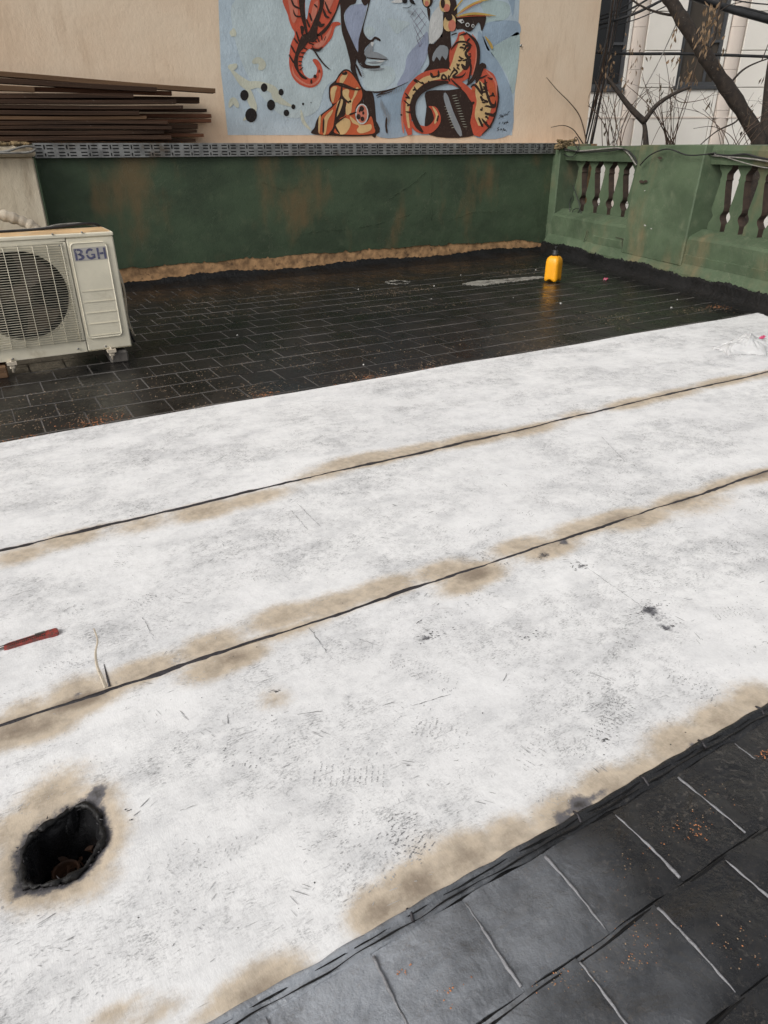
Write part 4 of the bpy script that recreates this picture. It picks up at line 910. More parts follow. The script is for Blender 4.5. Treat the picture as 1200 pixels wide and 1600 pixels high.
# planks (zoom coordinates: 3.333x from (0,90)); front row then back row
Zp = lambda x, y: (x/3.333, 90+y/3.333)
def plank(x_end, yl, ytl, yr, ytr, yf, dep, mat, label):
    # left edge at px 0: rows yl..ytl (top,bottom), right end at x_end rows yr..ytr
    yf += random.uniform(-.012, .010)
    a0, a1 = on_axis(*Zp(0, yl), 1, yf), on_axis(*Zp(0, ytl), 1, yf)
    b0, b1 = on_axis(*Zp(x_end, yr), 1, yf), on_axis(*Zp(x_end, ytr), 1, yf)
    th = max(.014, .5*((a0[2]-a1[2])+(b0[2]-b1[2]))*.88)
    zc0, zc1 = (a0[2]+a1[2])/2, (b0[2]+b1[2])/2
    xl, xr = a0[0], b0[0]; sl = (zc1-zc0)/(xr-xl)
    L = (xr-xl)+random.uniform(.9, 1.5); m = MB(); n = 14; ph = random.uniform(0, 6)
    rings = []
    for i in range(n+1):
        x = -L*(1-i/n); zz = x*sl+.004*sn(2.3*x+ph); c = .003; dy = .006*sn(1.7*x+ph)
        e = .01*random.uniform(-1, 1) if i == n else 0
        rings.append([(x+e, dy+c, zz-th/2), (x, dy+dep-c, zz-th/2), (x-e, dy+dep, zz-th/2+c), (x-e, dy+dep, zz+th/2-c), (x-e, dy+dep-c, zz+th/2), (x, dy+c, zz+th/2), (x+e, dy, zz+th/2-c), (x+e, dy, zz-th/2+c)])
    m.loft(rings, 0, False)
    o = m.build('plank', MT[mat], None); o.location = (xr, yf, zc1)
    return tag(o, label, 'plank', 'old planks stacked on the wall top')
Yf, Ym, Yk = 8.455, 8.515, 8.595
PL = [
 (1122, 72, 101, 158, 188, Yf, .13, 'wood_lite', 'topmost long tilted brown plank of the stack, longest one'),
 (815, 103, 138, 152, 178, Yf, .11, 'wood', 'second plank from the top, tilted beneath the longest plank'),
 (172, 140, 178, 153, 180, Yf, .06, 'wood_lite', 'short pale plank stub at the left, just above the dark grey plank'),
 (890, 142, 182, 176, 192, Ym+.005, .06, 'wood_red', 'orange brown tilted plank behind the short pale stub'),
 (695, 181, 213, 187, 214, Yf, .08, 'wood', 'thick dark grey plank with the shortest square end, below the pale stub'),
 (920, 217, 240, 217, 244, Yf, .09, 'wood', 'plank under the thick dark grey one, splintered at its right end'),
 (955, 243, 268, 249, 270, Yf, .09, 'wood', 'plank with whitish splinter on it, reaching furthest of the front row'),
 (720, 272, 299, 275, 299, Yf, .07, 'wood', 'brown plank, shorter, just above the pale grey plank in mid stack'),
 (765, 302, 323, 302, 325, Yf, .08, 'wood_lite', 'pale grey weathered plank in the middle of the stack'),
 (875, 327, 350, 328, 351, Yf, .08, 'wood', 'plank directly below the pale grey weathered one'),
 (890, 353, 376, 354, 374, Yf, .08, 'wood', 'fourth plank from the bottom at the front of the stack'),
 (850, 379, 405, 376, 400, Yf, .08, 'wood', 'plank with a split yellowish end near the bottom'),
 (890, 408, 434, 405, 430, Yf, .09, 'wood', 'lowest front plank lying on the wall top'),
 (1040, 182, 225, 206, 242, Yk, .11, 'wood', 'dark plank behind, pointing out with a broken end below the longest plank'),
 (1078, 258, 276, 267, 286, Yk, .11, 'wood', 'thin dark plank sticking out alone behind, under the broken end'),
 (1098, 282, 306, 293, 318, Yk, .11, 'wood_red', 'reddish brown plank behind, upper one of the two longest rear ends'),
 (1100, 310, 335, 320, 340, Yk, .11, 'wood_red', 'reddish brown plank behind, lower one of the two longest rear ends'),
 (1030, 338, 368, 340, 372, Yk, .11, 'wood', 'dark double-thick plank behind with a step at its end'),
 (1022, 372, 392, 375, 393, Yk, .11, 'wood', 'dark plank behind, just above the red plank end'),
 (1058, 394, 416, 396, 416, Yk, .11, 'wood_red', 'rusty red plank end sticking out near the bottom'),
 (1013, 418, 437, 418, 438, Yk, .11, 'wood', 'black lowest rear plank under the rusty red end')]
for a in PL: plank(*a)

# ================================================================== PARAPET WITH BALUSTERS
PA = np.array([7.427, 7.95, 0]); PDr = np.array([-.23886, -.97105, 0]); PN = np.array([.97105, -.23886, 0])   # along, and inward depth
def pq(s, off, z): p = PA+PDr*s+PN*off; return (p[0], p[1], z)
pr = thing('parapet', 'green painted parapet with cut-out balusters and a broad pier', 'parapet')
def extr(name, prof, s0, s1, mat, ns=40, jig=.004, parent=None):
    # profile list of (off, z) swept along s
    m = MB(); ss = np.linspace(s0, s1, ns); k = len(prof); V = []
    for s in ss:
        for (o, z) in prof: V.append(pq(s, o+jig*sn(2.1*s+z*5)+jig*.6*sn(6.3*s+o*30+z*9), z+jig*.6*sn(3.7*s+o*20)))
    m.add(V, [(i*k+q, i*k+q+1, i*k+k+q+1, i*k+k+q) for i in range(ns-1) for q in range(k-1)], 0, False)
    m.add(V[:k], [tuple(range(k))]); m.add(V[-k:], [tuple(range(k))])
    return m.build(name, MT[mat], parent or pr)
SA, SB = -.46, 5.2
extr('foot_slope', [(.012, .10), (.012, .165), (.075, .262), (.20, .27), (.20, .10)], SA, SB, 'green2', 60)
extr('plinth', [(.085, .255), (.085, .505), (.10, .535), (.245, .598), (.46, .60), (.46, -.3), (.20, -.3), (.20, .255)], SA, SB, 'green2', 60)
extr('plinth_band', [(.072, .262), (.070, .352), (.0845, .362), (.0845, .262)], .75, 1.49, 'green2', 12)
extr('plinth_band', [(.072, .262), (.070, .345), (.0845, .352), (.0845, .262)], 2.66, SB, 'green2', 30)
extr('rail', [(.20, 1.232), (.19, 1.29), (.185, 1.36), (.20, 1.405), (.47, 1.412), (.48, 1.24)], SA, SB, 'green2', 60)
m = MB()
def pier_fn(p):
    s, o, z = p; o2 = o+.05*max(0, (z-.27))/1.1*(o < .3); return pq(s+.004*sn(z*7), o2, z)
m.box(1.50, 2.655, .045, .50, .225, 1.418, 0, .012, pier_fn); m.build('pier', MT['green2'], pr)
# chips and cracks in the pier paint
for px, py, sz in ((1003, 284, .045), (1009, 283, .03), (1008, 298, .012), (1008, 352, .02), (1018, 357, .014), (1032, 247, .04)):
    q = on_plane(px, py, PA+PN*.062, PN); ring = []
    for a in np.linspace(0, 2*math.pi, 9, endpoint=False):
        r = sz*rng.uniform(.5, 1.1); p = q+PDr*r*cs(a)*1.3-PN*.004; ring.append((p[0], p[1], p[2]+.5*r*sn(a)))
    MB().add(ring, [tuple(range(9))]).build('paint_chip', MT['brown'] if sz > .025 else MT['whitebit'], pr, False)
for ln in (((962, 371), (1000, 380), (1040, 392), (1064, 400)), ((972, 374), (972, 390)), ((918, 360), (912, 378))):
    P_ = smooth_path([tuple(on_plane(x, y, PA+PN*.055, PN)) for x, y in ln], 5)
    MB().tube(P_, .004, 4).build('crack', MT['brown'], pr)
# bitumen upturn at the foot
m = MB(); ss = np.arange(SA-.05, SB, .02); V = []
for s in ss:
    jj = .014*sn(s*4)+.008*sn(s*13)+.006*rng.normal()
    for o, z in ((-.16+.02*sn(3*s), -.004), (-.08, .012), (-.03, .035), (-.004, .085), (.001, .13+jj*.6), (.008, .16+jj), (.02, .155+jj)):
        V.append(pq(s, o, z+.003*rng.normal()*(z > .01)))
m.add(V, [(i*7+q, i*7+q+1, i*7+7+q+1, i*7+7+q) for i in range(len(ss)-1) for q in range(6)], 0, True)
m.build('bitumen_upturn', MT['cove'], pr)
gap = [(0, .125), (.09, .125), (.125, .13), (.17, .23), (.21, .29), (.25, .285), (.28, .23), (.31, .17), (.36, .155), (.40, .175), (.50, .235), (.62, .29), (.72, .335), (.76, .345), (.785, .30), (.80, .345), (.86, .355), (.90, .27), (.94, .17), (1.0, .14)]
gz = [g[0] for g in gap]; gwid = [g[1] for g in gap]
ZB0, ZB1 = .596, 1.236
def baluster(s, pitch, lo=True, hi=True):
    hw = lambda h: pitch/2-pitch*np.interp(h, gz, gwid)
    hs_ = np.linspace(0, 1, 64)
    poly = []
    poly += [(s+(hw(h) if hi else pitch/2*.2), ZB0+(ZB1-ZB0)*h) for h in hs_]
    poly += [(s-(hw(h) if lo else pitch/2*.2), ZB0+(ZB1-ZB0)*h) for h in hs_[::-1]]
    m = MB(); m.prism(poly, lambda u, v, d: pq(u, d, v), .262, .345, 0, 1)
    return m.build('baluster', [MT['green2'], MT['brown']], pr)
for s in (-.075, .265, .605, .935, 1.268): baluster(s, .335)
for i in range(9): baluster(2.815+.268*i, .268)
# bare clay rings inside the openings
for s0, pt, n in ((-.07+.1675, .335, 4), (2.955, .268, 5)):
    pass
place(pr, pq(2, .2, 0))

# ================================================================== AIR CONDITIONER
ac = thing('air_conditioner', 'cream outdoor air conditioner unit with round fan grille standing on blocks', 'air conditioner')
AX0, AX1, AY0, AY1, AZ0, AZ1 = -.42, .903, 5.35, 5.70, .105, .868
cx0, cz0, cr = .262, .517, .293
m = MB()
# front face with round opening
th_n = 48; circ = [(cx0+cr*cs(t), cz0+cr*sn(t)) for t in np.linspace(0, 2*math.pi, th_n, endpoint=False)]
def sq(t):
    c, s = cs(t), sn(t); a, b = (.592-cx0), .335; k = min(a/abs(c) if abs(c) > 1e-6 else 9, b/abs(s) if abs(s) > 1e-6 else 9); return (cx0+c*k, cz0+s*k)
outr = [sq(t) for t in np.linspace(0, 2*math.pi, th_n, endpoint=False)]
V = [(x, AY0, z) for x, z in outr]+[(x, AY0, z) for x, z in circ]+[(x, AY0+.09, z) for x, z in circ]
m.add(V, [(i, (i+1) % th_n, th_n+(i+1) % th_n, th_n+i) for i in range(th_n)]+[(th_n+i, th_n+(i+1) % th_n, 2*th_n+(i+1) % th_n, 2*th_n+i) for i in range(th_n)])
def fr(x0, x1, z0, z1): m.add([(x0, AY0, z0), (x1, AY0, z0), (x1, AY0, z1), (x0, AY0, z1)], [(0, 1, 2, 3)])
a, b = .592-cx0, .335
fr(AX0, cx0-a, AZ0, AZ1); fr(cx0-a, .592, AZ0, cz0-b); fr(cx0-a, .592, cz0+b, AZ1)
m.add([(AX0, AY0, AZ0), (AX0, AY1, AZ0), (AX0, AY1, AZ1), (AX0, AY0, AZ1)], [(0, 1, 2, 3)])
m.add([(AX0, AY0, AZ0), (AX1, AY0, AZ0), (AX1, AY1, AZ0), (AX0, AY1, AZ0)], [(0, 1, 2, 3)])
m.add([(AX0, AY1, AZ0), (AX1, AY1, AZ0), (AX1, AY1, AZ1), (AX0, AY1, AZ1)], [(0, 1, 2, 3)])
m.build('casing', MT['ac'], ac, False)
m = MB(); m.box(.5965, AX1, AY0-.002, AY1, AZ0, AZ1, 0, .008); m.build('service_panel', MT['ac'], ac)
m = MB(); m.box(AX0-.005, AX1+.004, AY0-.008, AY1+.004, AZ1+.001, AZ1+.028, 0, .006); lid = m.build('lid', MT['ac'], ac)
m = MB(); m.box(AX0, AX1-.012, AY0+.012, AY1-.006, AZ1+.028, AZ1+.0305); m.build('lid_skin', MT['ac_top'], lid)
# raised logo panel
def rrect(x0, x1, z0, z1, r, n=5):
    out = []
    for (cx, cz, a0) in ((x1-r, z0+r, -90), (x1-r, z1-r, 0), (x0+r, z1-r, 90), (x0+r, z0+r, 180)):
        for i in range(n+1):
            t = math.radians(a0+90*i/n); out.append((cx+r*cs(t), cz+r*sn(t)))
    return out
m = MB(); o1 = rrect(.612, .852, .192, .838, .03); o2 = rrect(.622, .842, .202, .828, .024)
m.loft([[(x, AY0-.0015, z) for x, z in o1], [(x, AY0-.011, z) for x, z in o1], [(x, AY0-.014, z) for x, z in rrect(.616, .848, .196, .834, .028)], [(x, AY0-.010, z) for x, z in o2]], 0, False, False, True)
lp = m.build('access_cover', MT['ac'], ac)
m = MB()
for z in (.520, .447, .371, .295, .212): m.box(.632, .838, AY0-.0135, AY0-.0095, z-.002, z+.002)
m.build('cover_rib', MT['ac'], lp)
m = MB(); m.add([(.628, AY0-.0115, .72), (.840, AY0-.0115, .722), (.840, AY0-.0115, .806), (.628, AY0-.0115, .802)], [(0, 1, 2, 3)]); m.build('logo_plate', MT['logo_bg'], lp, False)
# stencil letters B G H
LW = .060; LH = .072
def letter(polys, x):
    mm = MB()
    for p in polys: mm.flat([(x+u*LW, .726+v*LH) for u, v in p], lambda a_, b_: (a_, AY0-.0125, b_))
    return mm.build('logo_letter', MT['logo'], lp, False)
def arc(cx, cz, r0, r1, a0, a1, sx=1, sz=1, n=9):
    t = [math.radians(a0+(a1-a0)*i/n) for i in range(n+1)]
    return [(cx+r1*cs(q)*sx, cz+r1*sn(q)*sz) for q in t]+[(cx+r0*cs(q)*sx, cz+r0*sn(q)*sz) for q in t[::-1]]
letter([[(.0, 0), (.24, 0), (.24, .62), (.0, 1)], [(.0, 1), (.18, .80), (.3, 1)], arc(.45, .74, .12, .30, -80, 95, 1.5, .87), arc(.45, .27, .13, .34, -95, 85, 1.6, .82), [(.30, 1), (.30, .84), (.45, .84), (.45, 1)], [(.30, 0), (.30, .14), (.45, .14), (.45, 0)], [(.30, .45), (.62, .45), (.62, .58), (.30, .58)]], .634)
letter([arc(.52, .5, .30, .52, 50, 175, 1, .97), arc(.52, .5, .30, .52, 190, 318, 1, .97), [(.58, .50), (1.0, .50), (1.0, .14), (.80, .08), (.80, .36), (.58, .36)]], .704)
letter([[(0, 0), (.24, 0), (.24, 1), (0, 1)], [(.72, 0), (.96, 0), (.96, 1), (.72, 1)], [(.28, .40), (.68, .40), (.68, .60), (.28, .60)]], .778)
# fan cavity, hub and blades
m = MB()
m.loft([[(x, AY0+.088, z) for x, z in circ], [(x, AY0+.20, z) for x, z in circ]], 0, True, False, True); m.build('fan_cavity', MT['ac_dark'], ac)
fan = thing('fan', 'x', 'x'); fan.parent = ac
for kq in ('label', 'category'): del fan[kq]
m = MB(); m.tube([(cx0, AY0+.14, cz0), (cx0, AY0+.07, cz0), (cx0, AY0+.06, cz0)], [.075, .07, .05], 20); m.build('fan_hub', MT['ac_fan'], fan)
for i in range(3):
    m = MB(); a0 = 1.0+i*2.094
    m.grid(np.linspace(0, 1, 7), np.linspace(0, 1, 6), lambda u, v: (cx0+(.06+.2*u)*cs(a0+(v-.5)*(.7+.5*u)), AY0+.10+.05*(v-.5), cz0+(.06+.2*u)*sn(a0+(v-.5)*(.7+.5*u))))
    m.build('fan_blade', MT['ac_fan'], fan)
# wire guard: horizontal wires and a few uprights, each bar a piece joined as one grille
gr = MB(); z = .19
wires = []
while z < .838:
    wires.append(z); z += .0158
for z in wires: gr.tube([(AX0+.02, AY0-.013, z), (.574, AY0-.013, z)], .0027, 4)
hg = gr.build('grille_wire', MT['ac_wire'], ac); stuff(hg)
for i in range(11):
    x = .560-.088*i
    if x < AX0+.03: break
    MB().tube([(x, AY0-.001, .186), (x, AY0-.018, .192), (x, AY0-.018, .832), (x, AY0-.001, .838)], .0027, 5).build('grille_upright', MT['ac_wire'], ac)
# screws and foot brackets
for px, py in ((82, 366), (128, 363), (122, 545), (165, 541), (20, 561), (93, 384)):
    q = on_axis(px, py, 1, AY0-.009); MB().tube([(q[0], AY0+.002, q[2]), (q[0], AY0-.012, q[2])], .006, 8).build('screw', MT['steel'], ac)
for x in (.092, .752):
    m = MB(); m.box(x-.03, x+.03, AY0-.035, AY0+.04, .083, .1045); m.tube([(x, AY0-.015, .03), (x, AY0-.015, .12)], .009, 8); m.box(x-.018, x+.018, AY0-.028, AY0+.0, .055, .082, 0, .006)
    m.build('foot_bracket', MT['lagging'], ac)
place(ac, (.25, 5.5, .1))
o = MB().box(.735, .865, 5.33, 5.66, -.003, .0825, 0, .012).build('support_block', MT['rubber']); tag(o, 'dark grey support block under the right end of the air conditioner', 'block')
o = MB().box(-.09, .055, 5.325, 5.66, -.003, .0825, 0, .008).build('support_block', MT['wood_lite']); tag(o, 'brown wooden support block under the left end of the air conditioner', 'block')
# lagged pipes over the top, and leads
lag = smooth_path([(-.5, 5.78, .80), (-.2, 5.76, .96), (.02, 5.76, 1.005), (.22, 5.77, 1.005), (.36, 5.77, .965), (.46, 5.76, .90), (.50, 5.74, .80)], 8)
rr = [.036+.004*sn(i*1.9)+.003*sn(i*.7) for i in range(len(lag))]
o = MB().tube(lag, rr, 12).build('lagged_pipe', MT['lagging']); tag(o, 'dirty white tape-lagged pipe looping behind the air conditioner', 'pipe')
c1 = smooth_path([(-.5, 5.62, .905), (0, 5.60, .906), (.4, 5.63, .906), (.6, 5.66, .912), (.78, 5.68, .925), (.88, 5.70, .905), (.92, 5.73, .80), (.925, 5.74, .45), (.95, 5.76, .2), (1.0, 5.78, .03)], 6)
o = MB().tube(c1, .009, 6).build('power_lead', MT['cable']); tag(o, 'black lead lying along the air conditioner lid', 'cable')
c1 = smooth_path([(-.5, 5.66, .905), (0, 5.645, .905), (.45, 5.67, .907), (.62, 5.69, .925), (.8, 5.71, .92), (.9, 5.74, .87)], 6)
o = MB().tube(c1, .008, 6).build('power_lead', MT['cable_grey']); tag(o, 'grey lead beside the black one on the air conditioner lid', 'cable')
c1 = smooth_path([(.92, 5.70, .66), (.955, 5.70, .60), (.975, 5.69, .45), (.965, 5.69, .25), (.985, 5.69, .12), (1.0, 5.70, .10)], 6)
o = MB().tube(c1, .008, 6).build('copper_pipe', MT['lagging']); tag(o, 'thin pale pipe curving down the right side of the air conditioner', 'pipe')
c1 = smooth_path([(.93, 6.1, .72), (.98, 6.2, .6), (1.03, 6.25, .42), (1.03, 6.25, .2), (1.0, 6.2, .05)], 6)
o = MB().tube(c1, .006, 6).build('power_lead', MT['cable']); tag(o, 'thin black lead hanging behind the air conditioner side', 'cable')

# ================================================================== LOOSE OBJECTS
bo = thing('canister', 'bright yellow plastic canister with black nozzle cap near the wall corner', 'canister')
bx, by = 5.905, 6.35
m = MB(); rings = []
def sqr(r, z, notch=0.0, n=40):
    out = []
    for i in range(n):
        t = 2*math.pi*i/n; p = 4.5; k = (abs(cs(t))**p+abs(sn(t))**p)**(-1/p)
        zz = z+notch*(.5+.5*cs(4*t))
        a = YAW*.0+.35
        x, y = r*k*cs(t), r*k*sn(t); out.append((bx+x*cs(a)-y*sn(a), by+x*sn(a)+y*cs(a), zz))
    return out
for z, r, nt_ in ((.004, .060, .030), (.008, .078, .026), (.030, .083, .012), (.06, .083, 0), (.12, .082, 0), (.20, .081, 0), (.235, .079, 0), (.26, .070, 0), (.278, .056, 0), (.287, .038, 0), (.29, .030, 0)): rings.append(sqr(r, z, nt_))
m.loft(rings); m.build('bottle_body', MT['yellow'], bo)
m = MB(); m.tube([(bx, by, .289), (bx, by, .315), (bx, by, .318), (bx, by, .345), (bx, by, .350)], [.040, .038, .033, .030, .022], 18); m.build('screw_cap', MT['blackplastic'], bo)
m = MB(); m.tube([(bx, by, .348), (bx, by, .378), (bx+.004, by, .388)], [.011, .009, .008], 8); m.tube([(bx-.015, by, .378), (bx+.035, by-.005, .386)], [.007, .006], 8); m.build('nozzle', MT['blackplastic'], bo)
place(bo, (bx, by, 0))

kn = thing('utility_knife', 'worn red snap-blade utility knife lying on the middle felt strip', 'knife')
ka, kb = np.array(floor_pt(-2, 1021)), np.array(floor_pt(93, 992))
kd = (kb-ka)/np.linalg.norm(kb-ka); kp = np.array([-kd[1], kd[0]]); KL = float(np.linalg.norm(kb-ka))
def kq(u, v, z): p = ka+kd*u*KL+kp*v; return (p[0], p[1], z+.008)
m = MB()
body = [(.10, -.008), (.16, -.0105), (.60, -.010), (.80, -.011), (.88, -.0135), (.97, -.013), (1.0, -.004), (.995, .007), (.96, .012), (.84, .0125), (.70, .0105), (.20, .009), (.12, .006)]
m.prism([(u, v*1.25) for u, v in body], lambda u, v, d: kq(u, v, d), .013, .0, 0)
hb = m.build('knife_handle', MT['red'], kn)
m = MB(); m.prism([(.04, .0045), (.72, .0075), (.72, .0025), (.06, .0005)], lambda u, v, d: kq(u, v, d), .0142, .0132, 0); m.build('blade_slot', MT['blackplastic'], kn)
m = MB(); m.prism([(-.10, .000), (.10, .0045), (.42, .0052), (.42, -.003), (.02, -.006)], lambda u, v, d: kq(u, v, d), .0085, .0075); m.build('blade', MT['blade'], kn)
m = MB(); m.prism([(.62, .0030), (.62, .0085), (.78, .0095), (.79, .0035)], lambda u, v, d: kq(u, v, d), .0185, .0142); m.build('slider', MT['rubber'], kn)
for i in range(18):
    u = .20+.033*i; MB().prism([(u, -.0085), (u+.012, -.0085), (u+.014, -.003), (u+.002, -.003)], lambda a_, v, d: kq(a_, v, d), .0146, .0132).build('grip_rib', MT['blackplastic'], kn)
place(kn, kq(.5, 0, -.004))

# crumpled clear bag
gx, gy = floor_pt(1165, 548)
m = MB(); n = 26
def bagf(u, v):
    r = math.hypot(u, v); h = .085*max(0, 1-r**1.6)
    w = .028*(abs(sn(7*u+3*v))+abs(sn(5*v-9*u+1))+.5*abs(sn(17*u-13*v)))*max(0, 1.05-r)
    return (gx+.26*u+.03*sn(6*v), gy+.17*v+.03*sn(7*u), .010+h*.8+w)
m.grid(np.linspace(-1, 1, n), np.linspace(-1, 1, n), bagf, 0, False, lambda a_, b_, c_, d_: (a_+b_)**2/4+(c_+d_)**2/4 > 1)
o = m.build('plastic_bag', MT['film'], None, False); tag(o, 'crumpled clear plastic film lying on the far felt strip', 'plastic bag')
rx, ry = floor_pt(1190, 531); m = MB()
for i in range(9):
    x, y = rx+rng.normal(0, .022), ry+rng.normal(0, .012); m.add([(x-.02, y-.01, .012), (x+.02, y-.008, .02), (x+.012, y+.012, .03), (x-.015, y+.01, .02)], [(0, 1, 2, 3)], int(i % 2))
o = m.build('printed_wrapper', [MT['pink'], MT['film']], None, False); tag(o, 'pink printed scrap of wrapper beside the clear plastic film', 'wrapper')
rx, ry = floor_pt(948, 438); m = MB()
for i in range(12):
    x, y = rx+rng.normal(0, .016), ry+rng.normal(0, .012); a = rng.uniform(0, 6); m.add([(x+.018*cs(a), y+.018*sn(a), .002), (x+.018*cs(a+2), y+.018*sn(a+2), .02), (x+.012*cs(a+4), y+.012*sn(a+4), .028)], [(0, 1, 2)], 0 if i < 9 else 1)
o = m.build('candy_wrapper', [MT['pink'], MT['whitebit']], None, False); tag(o, 'small crimson crumpled wrapper on the black tiles by the parapet', 'wrapper')
# pale mortar smear and wash stains
def smear(pxs, z, mat, name, lab, cat, jag=.02):
    p = [floor_pt(*q, z) for q in pxs]; p = smooth_path(p, 12, True); c = np.array(p).mean(0)
    p = [tuple(np.array(q)+rng.normal(0, jag, 2)) for q in p]
    m = MB(); k = len(p); m.add([(x, y, z) for x, y in p]+[(x, y, 0) for x, y in p], [(i, (i+1) % k, k+(i+1) % k, k+i) for i in range(k)]); m.flat(p, lambda u, v: (u, v, z))
    o = m.build(name, MT[mat], None); return tag(o, lab, cat)
smear(((724, 443), (745, 439), (785, 436), (820, 433), (846, 432), (847, 434), (815, 438), (780, 442), (755, 445), (735, 445)), .006, 'sand', 'mortar_smear', 'long pale grey mortar smear on the black tiles left of the yellow canister', 'mortar', .012)
smear(((604, 441), (614, 438), (628, 438), (638, 441), (630, 443), (615, 443)), .005, 'sand', 'mortar_smear', 'short pale grey mortar patch on the black tiles near the wall foot', 'mortar', .02)
crumbs = [((678, 447), .022, 'largest white crumb beside the long mortar smear'), ((674, 467), .012, 'white crumb in front of the mortar smears, mid floor'), ((876, 474), .02, 'white crumb in front of the yellow canister'), ((802, 465), .012, 'small white crumb left of the canister reflection'), ((371, 524), .014, 'white flake on the tiles right of the air conditioner'), ((837, 422), .018, 'white crumb behind the yellow canister by the wall foot'), ((1049, 481), .02, 'pale flake on the tiles near the right end of the felt edge'), ((568, 570), .016, 'pale flake close to the felt edge, centre floor'), ((720, 430), .014, 'white crumb above the left tip of the long mortar smear'), ((840, 454), .008, 'tiny white crumb below the canister foot'), ((1058, 468), .012, 'pale crumb below the crimson wrapper'), ((560, 452), .014, 'white flake left of the short mortar patch')]
for (px, py), s, lab in crumbs:
    s *= .62; x, y = floor_pt(px, py); m = MB(); pts = [(x+s*rng.uniform(.6, 1.2)*cs(a), y+s*rng.uniform(.6, 1.1)*sn(a)) for a in np.linspace(0, 5.5, 7)]
    r2 = [(x+(p[0]-x)*.6, y+(p[1]-y)*.6, s*rng.uniform(.4, .9)) for p in pts]
    m.loft([[(p[0], p[1], -.001) for p in pts], r2], 0, False); o = m.build('plaster_crumb', MT['whitebit']); tag(o, lab, 'crumb', 'white plaster crumbs on the black tiles')
# grit
gm = MB()
def grain(x, y, s, mi, z0=.0015):
    a = rng.uniform(0, 6)
    v = [(x+s*cs(a+t)*rng.uniform(.5, 1.2), y+s*sn(a+t)*rng.uniform(.5, 1.2), z0) for t in (0, 1.6, 3.1, 4.7)]+[(x, y, z0+s*.6)]
    gm.add(v, [(0, 1, 4), (1, 2, 4), (2, 3, 4), (3, 0, 4)], mi)
for px, py, n, rx_, ry_, mi in ((30, 660, 260, .28, .14, 1), (40, 685, 90, .10, .03, 0), (150, 660, 170, .16, .08, 0), (150, 650, 120, .2, .14, 1), (320, 640, 60, .07, .02, 0), (310, 638, 120, .25, .06, 1), (410, 617, 70, .08, .05, 0), (400, 610, 150, .2, .12, 1), (530, 606, 45, .05, .05, 0), (580, 590, 60, .10, .04, 0), (560, 588, 150, .25, .1, 1), (680, 577, 75, .07, .04, 0), (660, 570, 140, .22, .12, 1), (585, 596, 40, .05, .03, 1), (640, 480, 200, .7, .25, 1), (620, 456, 320, .55, .16, 1), (430, 460, 260, .8, .35, 1), (330, 490, 180, .7, .35, 1), (840, 545, 150, .3, .15, 1), (870, 548, 70, .15, .1, 1), (1120, 480, 60, .12, .06, 0), (1100, 484, 120, .3, .12, 1), (950, 500, 160, .5, .25, 1), (800, 425, 200, .45, .18, 1), (260, 600, 260, .45, .3, 1), (500, 560, 260, .9, .4, 1), (750, 530, 200, .8, .4, 1), (90, 620, 150, .35, .25, 1)):
    cx, cy = floor_pt(px, py)
    for i in range(n):
        x, y = cx+rng.normal(0, rx_*.6), cy+rng.normal(0, ry_*.7)
        if y < TOPY+.012 or y > 8.2: continue
        grain(x, y, rng.uniform(.0018, .0055), mi)
for px, py, n, r in ((1090, 1300, 26, .02), (1195, 1180, 22, .012), (628, 1518, 9, .010), (755, 1410, 3, .006), (1060, 1290, 30, .04), (985, 1470, 70, .05), (860, 1540, 30, .03), (1000, 1500, 14, .03), (700, 1550, 14, .02), (1150, 1480, 40, .05), (1100, 1250, 25, .05), (1000, 1350, 25, .05)):
    cx, cy = floor_pt(px, py)
    for i in range(n):
        x, y = cx+rng.normal(0, r), cy+rng.normal(0, r*.5); big = r < .025
        if y < .67: grain(x, y, rng.uniform(.0008, .0022)*(1.3 if big else 1), 0 if big or rng.random() < .35 else 1, .0055)
o = stuff(gm.build('brick_grit', [MT['orange'], MT['tangrit']], None)); o['label'] = 'orange and tan brick grit scattered over the black tiles'

# ================================================================== CABLES ON THE PARAPET
def on_par(px, py, off=.17):
    return tuple(on_plane(px, py, PA+PN*off, PN))
def wire(name, pts, r, mat, lab, n=6, cat='cable', grp=None):
    o = MB().tube(smooth_path(pts, 6), r, n).build(name, MT[mat]); return tag(o, lab, cat, grp)
G = 'wires draped over the parapet'
wire('cable', [on_par(*p) for p in ((872, 233), (900, 236), (930, 234), (965, 231), (980, 238), (990, 252), (994, 258))], .010, 'cable_grey', 'thick grey cable along the first rail bay dropping at the pier', grp=G)
wire('cable', [on_par(*p, .15) for p in ((870, 229), (905, 237), (950, 236), (975, 233), (990, 244), (1000, 259), (1030, 263), (1060, 258), (1090, 245), (1115, 240))], .008, 'cable', 'black cable sagging across the pier face', grp=G)
wire('cable', [on_par(*p, .03) for p in ((1000, 258), (1015, 243), (1035, 234), (1050, 234), (1072, 242), (1095, 242), (1118, 239))], .007, 'cable', 'black cable arching up over the pier corner', grp=G)
wire('cable', [on_par(*p, .165) for p in ((1112, 241), (1140, 243), (1165, 241), (1185, 246), (1215, 251))], .010, 'cable', 'thick black cable along the right rail bay', grp=G)
wire('cable', [on_par(*p, .16) for p in ((1112, 240), (1135, 246), (1165, 255), (1190, 261), (1215, 264))], .005, 'cable_grey', 'thin pale wire sagging below the right rail cable', grp=G)
wire('cable', [on_par(*p, .165) for p in ((1112, 243), (1150, 246), (1180, 249), (1215, 255))], .008, 'cable_grey', 'grey cable under the thick black one on the right rail', grp=G)
wire('cable', [on_par(*p, .16) for p in ((868, 226), (880, 240), (893, 245), (902, 236), (905, 224), (900, 214), (897, 222), (905, 235))], .006, 'cable', 'thin black loop of wire at the rail end over the corner', grp=G)
